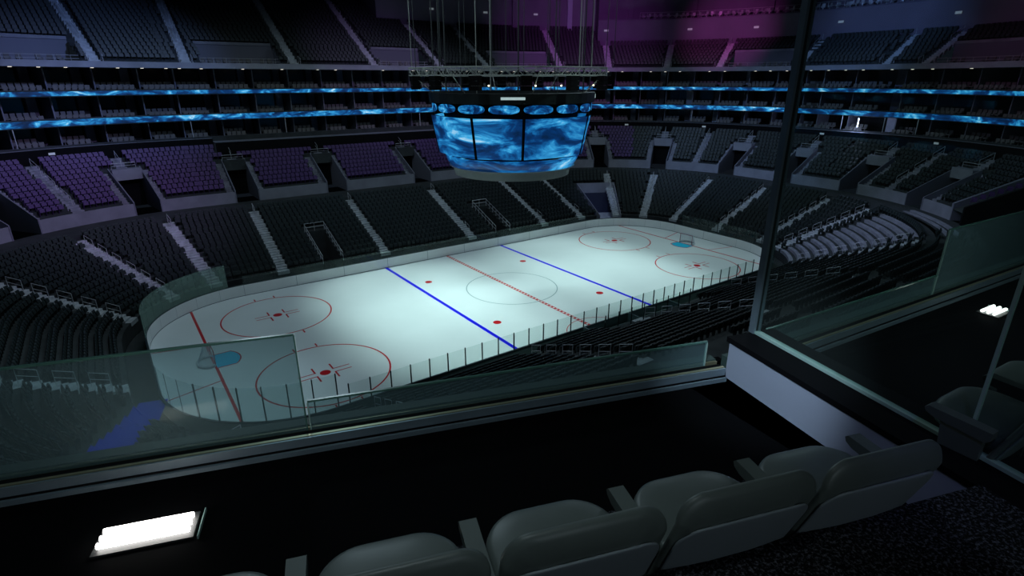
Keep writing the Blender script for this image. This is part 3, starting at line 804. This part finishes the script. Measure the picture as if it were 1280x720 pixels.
mb.build('blue_line_reflection', mat('deep_blue_reflection', (.005, .02, .55), .8), label='dark blue reflection of the rink line, laid diagonally over the steps beside the rink corner', cat='reflection')

# ---- small things on the walls
for s, d, z in ((sLF(22), 26.0, 12.1), (sLF(45), 26.0, 12.1), (sX(-3), 25.0, 11.6), (sX(12), 25.0, 11.6), (sRF(44), 26.0, 12.1), (sRF(66), 26.0, 12.1), (sRE(0), 26, 12.1), (sRN(18), 26, 12.1)):
    M = frame_at(s, d-.08, z); mb = MB(); mb.abox(-.3, .3, -.03, .03, -.12, .12)
    inst(mb.mesh('section_sign', M_sign), 'section_sign', M, label='tiny pale sign on the dark wall above the second tier', cat='sign', group='section signs above the second tier')
for s, d, z in ((sX(20), 38.3, 31), (sRF(10), 38.3, 31), (sRF(22), 38.3, 31), (sRF(38), 33.6, 28), (sRF(58), 33.6, 28), (sRF(73), 33.6, 27.9), (sRE(4), 33.6, 27.9), (sRN(9), 33.6, 27.9), (sRN(26), 33.6, 27.9)):
    M = frame_at(s, d-.1, z); mb = MB(); mb.abox(-.4, .4, -.03, .03, -.16, .16)
    inst(mb.mesh('section_sign', M_sign), 'section_sign', M, label='tiny pale sign on the purple wall above the upper deck', cat='sign', group='section signs above the upper deck')
mb = MB(); mb.tube([(0, 0, 0), (0, 0, -.05)], .17, 10); me_dl = mb.mesh('downlight', M_down)
s = sLF(52)
while s < sRN(60)+PER:
    if random.random() < .72:
        M = Matrix.Translation(P(s, 26.2+random.random()*.5, 20.94)); inst(me_dl, 'downlight', M, label='tiny round downlight under the upper deck edge', cat='downlight', group='downlights under the upper deck')
    s += ds_for(s, 26, 2.4)
# thin posts carrying the middle balcony
for s in (sLF(47), sLF(34), sLF(26), sX(-21), sX(-9.5), sX(11), sRF(30), sRF(62), sRE(-2), sRN(5), sRN(12)):
    p = P(s, 27.0, 12.7); mb = MB(); mb.tube([(0, 0, 0), (0, 0, 2.05)], .05, 6)
    o = mb.build('balcony_post', M_rail, label='thin pale post between the lowest balcony and the blue ribbon', cat='post', group='thin balcony posts'); o.location = p
sp = empty('glare_lamp', P(sRN(-1) if False else sRE(-4.4), 26.7, 13.9), label='small blue-white glaring lamp under the lower ribbon at right', cat='lamp')
mb = MB(); mb.tube([(0, 0, -.55), (0, 0, .55)], .05, 8); mb.build('tube', mat('glare_tube', (1, 1, 1), .5, emit=(.75, .8, 1), estr=14), sp)
mb = MB(); mb.abox(-.1, .1, -.1, .1, -.65, -.55); mb.abox(-.1, .1, -.1, .1, .55, .65); mb.build('bracket', M_rail, sp)
l = bpy.data.lights.new('glare_lamp_light', 'POINT'); l.energy = 260; l.color = (.55, .6, 1); l.shadow_soft_size = .15
lo = bpy.data.objects.new('glare_lamp_light', l); COL.objects.link(lo); lo.parent = sp; lo.location = (-.5, 0, 0)

# ============================================================ SCOREBOARD
sb = empty('scoreboard', (0, 0, 11.5), label='huge round scoreboard with glowing blue screens hanging over center ice', cat='scoreboard')
def sp_(mb, name, m, smooth=False, **kw):
    mb.v = [(p[0], p[1], p[2]-11.5) for p in mb.v]; return mb.build(name, m, sb, smooth=smooth, **kw)
def cyl(mb, r0, z0, r1, z1, n=48, a0=0, a1=360, mi=0):
    for i in range(n):
        a = R(a0+(a1-a0)*i/n); b = R(a0+(a1-a0)*(i+1)/n)
        mb.quad((r0*math.cos(a), r0*math.sin(a), z0), (r0*math.cos(b), r0*math.sin(b), z0), (r1*math.cos(b), r1*math.sin(b), z1), (r1*math.cos(a), r1*math.sin(a), z1), mi)
mb = MB(); cyl(mb, 7.35, 17.85, 7.4, 18.65); cyl(mb, 7.4, 18.65, 6.6, 18.66); cyl(mb, 6.6, 18.66, 6.6, 17.9); cyl(mb, 7.35, 17.85, 7.1, 17.84); sp_(mb, 'top_ring', mat('scoreboard_black', (.012, .016, .016), .5))
mb = MB(); cyl(mb, 7.08, 17.05, 7.1, 17.85); sp_(mb, 'oval_screen_band', M_black)
led2 = led_mat('screen_led', .22, .95, 3.4); led3 = led_mat('oval_led', .9, .95, 1.4)
for i in range(16):
    c = 360*i/16+54.3-5; mb = MB(); pts = []
    for j in range(20):
        t = 2*PI*j/20; x = 10*math.copysign(abs(math.cos(t))**.75, math.cos(t)); z = .34*math.copysign(abs(math.sin(t))**.75, math.sin(t))
        a = R(c+x); pts.append((7.14*math.cos(a), 7.14*math.sin(a), 17.45+z))
    cen = (7.15*math.cos(R(c)), 7.15*math.sin(R(c)), 17.45)
    for j in range(20): mb.poly([cen, pts[j], pts[(j+1) % 20]])
    sp_(mb, 'oval_screen', led3)
mb = MB(); cyl(mb, 5.2, 13.2, 6.0, 17.05); cyl(mb, 6.0, 17.05, 7.1, 17.05); sp_(mb, 'inner_core', M_black)
cs = [0, 45, 90, 135, 180, 225, 270, 315]
for c in cs:
    hw = 27.5 if c % 90 == 0 else 16.5
    a, b = c-hw+.35, c+hw-.35; n = 8; mb = MB()
    rt, rb = 7.25, 6.62
    def pp(t, r, z, bulge=1.0):
        ang = R(a+(b-a)*t); flat = math.cos(R((b-a)/2))/math.cos(R(-(b-a)/2+(b-a)*t)); f = flat*.55+.45
        return (r*f*math.cos(ang), r*f*math.sin(ang), z)
    for i in range(n):
        t0, t1 = i/n, (i+1)/n; z0 = 13.5
        mb.quad(pp(t0, rb, z0), pp(t1, rb, z0), pp(t1, rt, 16.75), pp(t0, rt, 16.75))
        mb.quad(pp(t0, rb-.2, z0), pp(t1, rb-.2, z0), pp(t1, rb, z0), pp(t0, rb, z0), 1)
        mb.quad(pp(t0, rt, 16.75), pp(t1, rt, 16.75), pp(t1, rt-.3, 16.75), pp(t0, rt-.3, 16.75), 1)
    for t in (0, 1): mb.quad(pp(t, rb, 13.5), pp(t, rt, 16.75), pp(t, rt-.3, 16.75), pp(t, rb-.2, 13.5), 1)
    sp_(mb, 'main_screen', [led2, M_black])
    e = R(b+.35); 
    mb = MB(); mb.tube([(6.64*math.cos(e), 6.64*math.sin(e), 13.5), (7.27*math.cos(e), 7.27*math.sin(e), 16.78)], .07, 6); sp_(mb, 'screen_mullion', M_black)
mb = MB()
for i in range(6):
    r0 = 5.6+.5*math.sin(PI/2*i/6); r1 = 5.6+.5*math.sin(PI/2*(i+1)/6); cyl(mb, r0+.0, 12.35+.98*i/6, r1, 12.35+.98*(i+1)/6)
sp_(mb, 'lower_ring_screen', led2, smooth=True)
mb = MB(); cyl(mb, 5.3, 11.55, 5.45, 12.3); mb.poly([(5.3*math.cos(2*PI*i/48), 5.3*math.sin(2*PI*i/48), 11.55) for i in range(48)][::-1]); cyl(mb, 5.45, 12.3, 5.8, 12.35)
sp_(mb, 'base_drum', mat('drum_grey', (.30, .31, .30), .6), label='plain grey drum under the screens', smooth=False)
a = R(235); mb = MB(); c = Vector((7.44*math.cos(a), 7.44*math.sin(a), 18.2)); t = Vector((-math.sin(a), math.cos(a), 0))
mb.box(c, t*1.9, Vector((math.cos(a), math.sin(a), 0))*.06, (0, 0, .2)); sp_(mb, 'name_plate', mat('plate_white', (.8, .85, .85), .5, emit=(.6, .8, .8), estr=.5), label='small glowing pale plate')
a = R(-36); mb = MB(); c = Vector((7.44*math.cos(a), 7.44*math.sin(a), 18.15)); t = Vector((-math.sin(a), math.cos(a), 0))
mb.box(c, t*.4, Vector((math.cos(a), math.sin(a), 0))*.06, (0, 0, .35)); sp_(mb, 'name_plate', MATS['plate_white'])
# truss ring
tr = empty('lighting_truss', (0, 0, 20), label='grey lattice truss frame above the scoreboard', cat='truss')
mb = MB(); N = 8; RT = 9.0; zt0, zt1 = 20.0, 20.6
oc = [(math.cos(R(45*i+22.5)), math.sin(R(45*i+22.5))) for i in range(N)]
for rr_ in (RT, RT-.6):
    for z in (zt0, zt1): mb.tube([(rr_*x, rr_*y, z) for x, y in oc], .05, 6, closed=True)
def lerp2(a, b, t): return (a[0]+(b[0]-a[0])*t, a[1]+(b[1]-a[1])*t)
for i in range(N):
    a, b = oc[i], oc[(i+1) % N]; L = 10
    for k in range(L):
        p, q = lerp2(a, b, k/L), lerp2(a, b, (k+1)/L)
        for rr_ in (RT, RT-.6):
            z0, z1 = (zt0, zt1) if k % 2 else (zt1, zt0)
            mb.tube([(rr_*p[0], rr_*p[1], z0), (rr_*q[0], rr_*q[1], z1)], .025, 4)
        mb.tube([(RT*p[0], RT*p[1], zt1), ((RT-.6)*q[0], (RT-.6)*q[1], zt1)], .022, 4)
        mb.tube([(RT*p[0], RT*p[1], zt0), ((RT-.6)*p[0], (RT-.6)*p[1], zt0)], .022, 4)
mb.v = [(p[0], p[1], p[2]-20) for p in mb.v]; mb.build('lattice_frame', M_metal, tr)
for i in range(N):
    mb = MB(); x, y = oc[i]; mb.tube([(RT*x, RT*y, .3), (7.0*x, 7.0*y, -1.4)], .04, 5); mb.build('stay_bar', M_metal, tr)
# cables
for i in range(26):
    a = R(i*360/26+3); r = (8.7, 7.0, 8.9, 5.2)[i % 4]; z0 = 20.6 if r > 8 else 18.66
    mb = MB(); mb.tube([(0, 0, 0), (0, 0, 44-z0)], (.035, .06, .03, .035)[i % 4], 5)
    if r < 8.0: r = 6.9
    o = mb.build('hanging_cable', M_metal if i % 5 == 0 else M_cable, label='long vertical cable rising from the truss or scoreboard to the roof', cat='cable', group='cables above the scoreboard'); o.location = (r*math.cos(a), r*math.sin(a), z0)
# speakers below the truss
for i in range(14):
    a = R(i*360/14+10); x, y = 8.6*math.cos(a), 8.6*math.sin(a)
    g = empty('line_array_speaker', (x, y, 18.9), a, label='black box speaker hanging below the lattice truss', cat='speaker', group='speakers below the truss')
    mb = MB()
    for k in range(3): mb.hexa([(-.3+k*.03, -.42, .36*k), (.34-k*.0, -.42, .36*k), (.34, .42, .36*k), (-.3+k*.03, .42, .36*k)], [(-.28, -.42, .36*k+.33), (.34, -.42, .36*k+.33), (.34, .42, .36*k+.33), (-.28, .42, .36*k+.33)])
    mb.build('cabinet', M_black, g)
    mb = MB(); mb.tube([(0, 0, 1.05), (0, 0, 1.15)], .04, 5); mb.build('hanger', M_metal, g)
for k, a in enumerate((222, 247, 262, 288)):
    a = R(a); mb = MB(); mb.tube([(0, 0, 0), (0, 0, .1)], .06, 8)
    o = mb.build('truss_lamp', mat('warm_lamp', (1, 1, 1), .5, emit=(1, .95, .6), estr=4), label='tiny yellowish lamp dot among the speakers under the truss', cat='lamp', group='lamp dots under the truss'); o.location = (8.2*math.cos(a), 8.2*math.sin(a), 19.2)

# ============================================================ THE NEAR SUITE
AZ = R(18.7); rv = Vector((math.cos(AZ), -math.sin(AZ), 0)); nv = Vector((math.sin(AZ), math.cos(AZ), 0))
def Lc(r, n, drop): return CAM+rv*r+nv*n-Vector((0, 0, drop))
ML = Matrix(((rv.x, nv.x, 0, CAM.x), (rv.y, nv.y, 0, CAM.y), (0, 0, 1, CAM.z), (0, 0, 0, 1)))     # local (r,n,z rel. to eye)
c2 = R(12.8); r2 = rv*math.cos(c2)+nv*math.sin(c2); n2 = -rv*math.sin(c2)+nv*math.cos(c2); O2 = CAM+rv*4.27+nv*.255
M2 = Matrix(((r2.x, n2.x, 0, O2.x), (r2.y, n2.y, 0, O2.y), (0, 0, 1, O2.z), (0, 0, 0, 1)))
FD, PD = 2.08, 1.70
def lb(M, mb, name, m, parent=None, **kw):
    o = mb.build(name, m, None, **kw); o.matrix_world = M; return o
# floors
mb = MB(); mb.abox(-6, 2.75, 1.34, 2.05, -FD-.25, -FD); lb(ML, mb, 'floor', M_carpet, kind='structure')
mb = MB(); mb.abox(-6, 2.75, 2.05, 3.35, -FD-.25, -FD); lb(ML, mb, 'floor', M_floor_shade, kind='structure')
mb = MB(); mb.abox(-6, 2.6, -4, 1.34, -FD-.25, -PD); lb(ML, mb, 'floor', M_carpet, kind='structure')
mb = MB(); mb.poly([(-1.35, 3.3, -FD), (-1.45, 0, -FD), (8, 0, -FD), (8, 3.3, -FD)]); mb.poly([(-1.35, 3.3, -FD-.2), (8, 3.3, -FD-.2), (8, 0, -FD-.2), (-1.45, 0, -FD-.2)]); lb(M2, mb, 'floor', M_floor_shade, kind='structure')
# rail curbs
def curb(M, x0, x1, name_lab):
    g = empty('front_curb', label=name_lab, cat='curb'); g.matrix_world = M
    def q(mb, name, m, **kw): return mb.build(name, m, g, **kw)
    mb = MB(); mb.abox(x0, x1, 2.995, 3.012, -FD, -FD+.03); q(mb, 'lower_lip', M_sill)
    mb = MB(); mb.abox(x0, x1, 3.012, 3.02, -FD, -FD+.04); q(mb, 'shadow_gap', M_black)
    mb = MB(); mb.abox(x0, x1, 3.02, 3.032, -FD, -FD+.095); q(mb, 'metal_fascia', M_sill)
    mb = MB(); mb.abox(x0, x1, 3.036, 3.056, -FD, -FD+.098); q(mb, 'glazing_channel', M_gold)
    mb = MB(); mb.abox(x0, x1, 3.056, 3.103, -FD, -FD+.09); q(mb, 'shadow_gap', M_black)
    mb = MB(); mb.abox(x0, x1, 3.124, 3.142, -FD, -FD+.10); q(mb, 'glazing_channel', M_gold)
    mb = MB(); mb.abox(x0, x1, 3.142, 3.22, -FD-.2, -FD+.11); q(mb, 'outer_ledge', mat('dark_green_ledge', (.05, .08, .07), .6))
curb(ML, -6, 2.56, 'grey metal curb with brass glass channel along the front of the near suite')
curb(M2, -.93, 8, 'grey metal curb along the front of the neighbouring suite at right')
def gpanel(M, x0, x1, zt, lab, left_edge=True, right_edge=True):
    g = empty('glass_rail_panel', label=lab, cat='glass panel'); g.matrix_world = M
    mb = MB(); mb.abox(x0, x1, 3.108, 3.12, -1.99, -zt); mb.build('pane', G_rail, g)
    mb = MB(); mb.abox(x0, x1, 3.106, 3.122, -zt, -zt+.012); mb.build('top_edge', M_gedge, g, label='dark green polished top edge')
    for f, x in ((left_edge, x0), (right_edge, x1)):
        if f:
            mb = MB(); mb.abox(x-.004, x+.004, 3.106, 3.122, -1.99, -zt); mb.build('side_edge', M_gedge if x == x1 and zt < 1.5 else M_ledge, g)
gpanel(ML, -6, -.342, 1.36, 'tall tinted glass rail panel at the left of the suite front')
gpanel(ML, -.322, 2.44, 1.80, 'low tinted glass rail panel in the middle of the suite front')
gpanel(M2, -.6, 1.92, 1.80, 'low tinted glass rail panel of the neighbouring suite')
gpanel(M2, 1.94, 8, 1.34, 'tall tinted glass rail panel of the neighbouring suite at far right')
# partition half wall with glass
pa = R(2.8)
MP = ML @ Matrix.Translation((2.595, 3.06, 0)) @ Matrix.Rotation(pa, 4, 'Z')   # local y backwards = -y
pw = empty('partition_half_wall', label='lavender-grey half wall with black cap dividing the two suites', cat='half wall'); pw.matrix_world = MP
mb = MB(); mb.abox(0, .40, -6.5, 0, -FD, -1.80); mb.build('wall_body', M_lav, pw)
mb = MB(); mb.abox(-.004, .42, -6.5, .03, -1.80, -1.762); mb.build('black_cap', M_black, pw)
gp = empty('partition_glass', label='tall clear glass partition standing on the half wall at right', cat='glass panel'); gp.matrix_world = MP
mb = MB(); mb.abox(.215, .26, -6.5, 0, -1.762, -1.742); mb.build('shoe_rail', M_ledge, gp)
mb = MB(); mb.abox(.23, .242, -1.46, 0.0, -1.745, 1.2); mb.build('pane', G_part, gp)
mb = MB(); mb.abox(.23, .242, -6.5, -1.475, -1.745, 1.2); mb.build('pane', G_part, gp)
mb = MB(); mb.abox(.228, .244, -1.475, -1.46, -1.745, 1.2); mb.build('joint_edge', M_ledge, gp)
po = empty('partition_post', label='tall dark metal post rising from the front of the glass partition', cat='post'); po.matrix_world = MP
mb = MB(); mb.abox(.205, .225, -.0, .05, -1.762, 1.25); mb.build('pale_edge_strip', M_sill, po)
mb = MB(); mb.abox(.225, .25, .005, .045, -1.762, 1.25); mb.build('dark_core', mat('post_dark', (.02, .03, .03), .4), po)
mb = MB(); mb.abox(.25, .27, -.0, .05, -1.762, 1.25); mb.build('pale_edge_strip', M_sill, po)
# ceiling light reflections, built as glowing three-tube trays on the floor
def fixture(M, x, n, rot, lab, estr, sc=1):
    g = empty('tube_light_reflection', label=lab, cat='light fixture'); g.matrix_world = M @ Matrix.Translation((x, n, -FD)) @ Matrix.Rotation(rot, 4, 'Z')
    mb = MB(); mb.abox(-.215*sc, .215*sc, -.09, .09, 0, .012); mb.build('tray', mat('tray_dark', (.04, .04, .04), .5), g)
    mb = MB(); mb.abox(.235*sc, .241*sc, -.1, .1, 0, .02); mb.build('end_plate', M_ledge, g)
    for y in (-.048, 0, .048):
        mb = MB(); mb.tube([(-.195*sc, y, .03), (.195*sc, y, .03)], .0145, 8); mb.build('tube', estr, g)
fixture(ML, -1.07, 2.56, 0, 'bright three-tube light reflection, built glowing on the black floor at lower left', M_tube_refl)
fixture(M2, 2.18, 2.68, 0, 'small three-tube light reflection in the neighbouring suite at right', mat('reflected_tube_dim', (1, 1, 1), .5, emit=(1, 1, 1), estr=2.5), .62)

# suite ceiling, back wall and ceiling light
mb = MB(); mb.abox(-6, 8, -4, 3.0, 1.25, 1.4); lb(ML, mb, 'ceiling', M_pan, kind='structure')
mb = MB(); mb.abox(-6, 8, -4.2, -4, -FD, 1.3); lb(ML, mb, 'wall_rear', M_pan, kind='structure')
cl = empty('ceiling_light', label='ceiling light panel above the near suite, out of frame', cat='light fixture'); cl.matrix_world = ML
mb = MB(); mb.abox(.2, 1.6, -2.2, -1.0, 1.2, 1.24); mb.build('diffuser', mat('ceiling_diffuser', (1, 1, 1), .5, emit=(.75, .9, 1), estr=.5), cl)

def slight(name, loc, tgt, col, power, ang, size):
    o = spot(name, Vector(ML @ Vector(loc)), Vector(ML @ Vector(tgt)), col, power, ang, 1, size); return o
slight('suite_fill_spot', (.6, 1.2, 1.2), (2.6, 2.75, -1.95), (.62, .82, 1), 430, 22, .05)  # added spots without fixtures, brightening half wall, rail glass and chairs
slight('suite_fill_spot', (5.2, 1.2, 1.2), (5.4, 3.6, -1.9), (.7, .9, .95), 110, 90, .1)
slight('suite_fill_spot', (1.4, .2, 1.2), (2.6, 1.9, -2.0), (.3, .36, 1), 26, 30, .05)
slight('suite_fill_spot', (0, .8, 1.2), (.6, 3.1, -1.9), (.7, .9, 1), 60, 80, .1)
slight('suite_fill_spot', (-2.5, .8, 1.2), (-1.8, 3.1, -1.9), (.7, .9, 1), 45, 80, .1)
slight('suite_fill_spot', (.3, .9, 1.15), (.9, 1.6, -1.6), (.85, .95, .85), 7, 90, .3)
slight('rear_fill_spot', (1.6, -3.4, -.9), (1.3, 1.2, -1.45), (.72, .9, 1), 42, 60, .3)  # added low spot behind the camera, lifts the chair backs
slight('suite_fill_spot', (4.6, -.6, 1.15), (4.6, 1.9, -1.6), (.78, .95, .98), 26, 90, .3)
# chairs
def rounded_pad(w, h, t, rad, crown=.02, n=10):
    """closed pad in XZ plane (x width, z height 0..h), thickness along y (-t/2..t/2), rounded corners"""
    pts = []
    for cx, cz, a0 in ((w/2-rad[0], h-rad[0], 0), (-w/2+rad[0], h-rad[0], 90), (-w/2+rad[1], rad[1], 180), (w/2-rad[1], rad[1], 270)):
        rr = rad[0] if cz > h/2 else rad[1]
        for i in range(n+1):
            a = R(a0+90*i/n); pts.append((cx+rr*math.cos(a), cz+rr*math.sin(a)))
    m = MB(); N = len(pts); layers = [(-t/2, .90), (-t*.42, .97), (-t*.2, 1.0), (t*.2, 1.0), (t*.42, .97), (t/2, .90)]
    cz = h/2
    for y, sc in layers:
        for x, z in pts: m.v.append((x*sc, y, cz+(z-cz)*sc))
    for l in range(len(layers)-1):
        for i in range(N): m.f.append((l*N+i, l*N+(i+1) % N, (l+1)*N+(i+1) % N, (l+1)*N+i)); m.m.append(0)
    for l, sg in ((0, -1), (len(layers)-1, 1)):
        prev = [l*N+i for i in range(N)]
        for sc, off in ((.7, crown*.7), (.35, crown)):
            k = len(m.v)
            for x, z in pts: m.v.append((x*sc*.9, layers[l][0]+sg*off, cz+(z-cz)*sc*.9))
            cur = list(range(k, k+N))
            for i in range(N):
                f = (prev[i], prev[(i+1) % N], cur[(i+1) % N], cur[i]); m.f.append(f if sg > 0 else f[::-1]); m.m.append(0)
            prev = cur
        m.f.append(tuple(prev) if sg > 0 else tuple(prev[::-1])); m.m.append(0)
    return m
def xf(m, M): m.v = [tuple(M @ Vector(p)) for p in m.v]; return m
def bend(m, z0):
    """lean the lower panel, fold the top band forward, dish it sideways, lift to z0"""
    out = []
    for x, y, z in m.v:
        zb = .435
        yy = .195-z*.36 if z < zb else .195-zb*.36+(z-zb)*.12
        out.append((x, y+yy+.22*x*x, z0+z*.97))
    m.v = out; return m
def make_chair(label):
    g = empty('suite_armchair', label=label, cat='chair', group='grey armchairs in the near suite row')
    # local: +y faces the rink, floor z=0, back at y~0
    back = rounded_pad(.585, .56, .034, (.11, .03), .0); bend(back, .22); back.build('backrest', M_seatg, g, smooth=True)
    sh = rounded_pad(.56, .43, .014, (.10, .03), .0); xf(sh, Matrix.Translation((0, -.02, .005))); bend(sh, .22); sh.build('lit_back_shell', M_seat_lit, g, smooth=True, label='grey back shell, its paler tone standing for light on the lower back')  # paler than the backrest: light on the lower panel put into colour
    seat = rounded_pad(.53, .345, .09, (.17, .04), .012); xf(seat, Matrix.Translation((0, .16, .40)) @ Matrix.Rotation(R(-88), 4, 'X')); seat.build('seat_cushion', M_seatg, g, smooth=True)
    mb = MB(); mb.tube([(0, .3, 0), (0, .3, .38)], .05, 8); mb.abox(-.15, .15, .15, .5, 0, .02); mb.build('pedestal', M_black, g)
    return g
def arm_mb():
    m = MB(); prof = [(.17, .455), (.19, .435), (.42, .455), (.455, .47), (.465, .49), (.45, .505), (.17, .495)]
    for x in (-.034, .034): pass
    n = len(prof); L = [(-.034, y, z) for y, z in prof]; Rr = [(.034, y, z) for y, z in prof]; m.v = L+Rr
    m.f = [tuple(range(n))[::-1], tuple(range(n, 2*n))]+[(i, (i+1) % n, n+(i+1) % n, n+i) for i in range(n)]; m.m = [0]*len(m.f)
    m.hexa([(-.02, .2, .0), (.02, .2, .0), (.02, .34, .0), (-.02, .34, .0)], [(-.02, .2, .46), (.02, .2, .46), (.02, .39, .47), (-.02, .39, .47)])
    return m
def children(o): return [c for c in bpy.data.objects if c.parent == o]
def copy_tree(o):
    c = o.copy(); COL.objects.link(c)
    for ch in children(o):
        k = ch.copy(); COL.objects.link(k); k.parent = c
    return c
arm_me = arm_mb().mesh('armrest', M_seatg)
proto = make_chair('grey armchair in the near suite row, rightmost and closest to the half wall')
bm_ = bpy.data.objects.new('armrest', arm_me); COL.objects.link(bm_); bm_.parent = proto; bm_.location = (-.3125, 0, 0)
proto.location = (0, 0, 0)
chx = [(.595, 'third'), (1.17, 'second'), (1.745, '')]
spots = [(1.89, 'grey armchair in the near suite row, rightmost and closest to the half wall'),
         (1.27, 'grey armchair in the near suite row, second from the half wall'),
         (.645, 'grey armchair in the near suite row, third from the half wall'),
         (.03, 'grey armchair fourth from the half wall, cut by the lower frame edge'),
         (-.59, 'grey armchair in the near suite row at bottom left, only its armrest in the frame')]
for i, (x, lab) in enumerate(spots):
    o = proto if i == 0 else copy_tree(proto)
    o.matrix_world = ML @ Matrix.Translation((x, 1.22, -FD)); o['label'] = lab
ra = bpy.data.objects.new('armrest', arm_me); COL.objects.link(ra); ra.parent = proto; ra.location = (.3125, 0, 0)
for i, x in enumerate((-.77, -.145, .48)):
    o = copy_tree(proto); o.matrix_world = M2 @ Matrix.Translation((x, 1.345, -FD)); o['group'] = 'grey armchairs of the neighbouring suite'
    o['label'] = 'grey armchair behind the glass partition, %s from it' % ('nearest', 'second', 'third')[i] if i else 'grey armchair behind the glass partition, nearest to it'
bpy.context.view_layer.update()
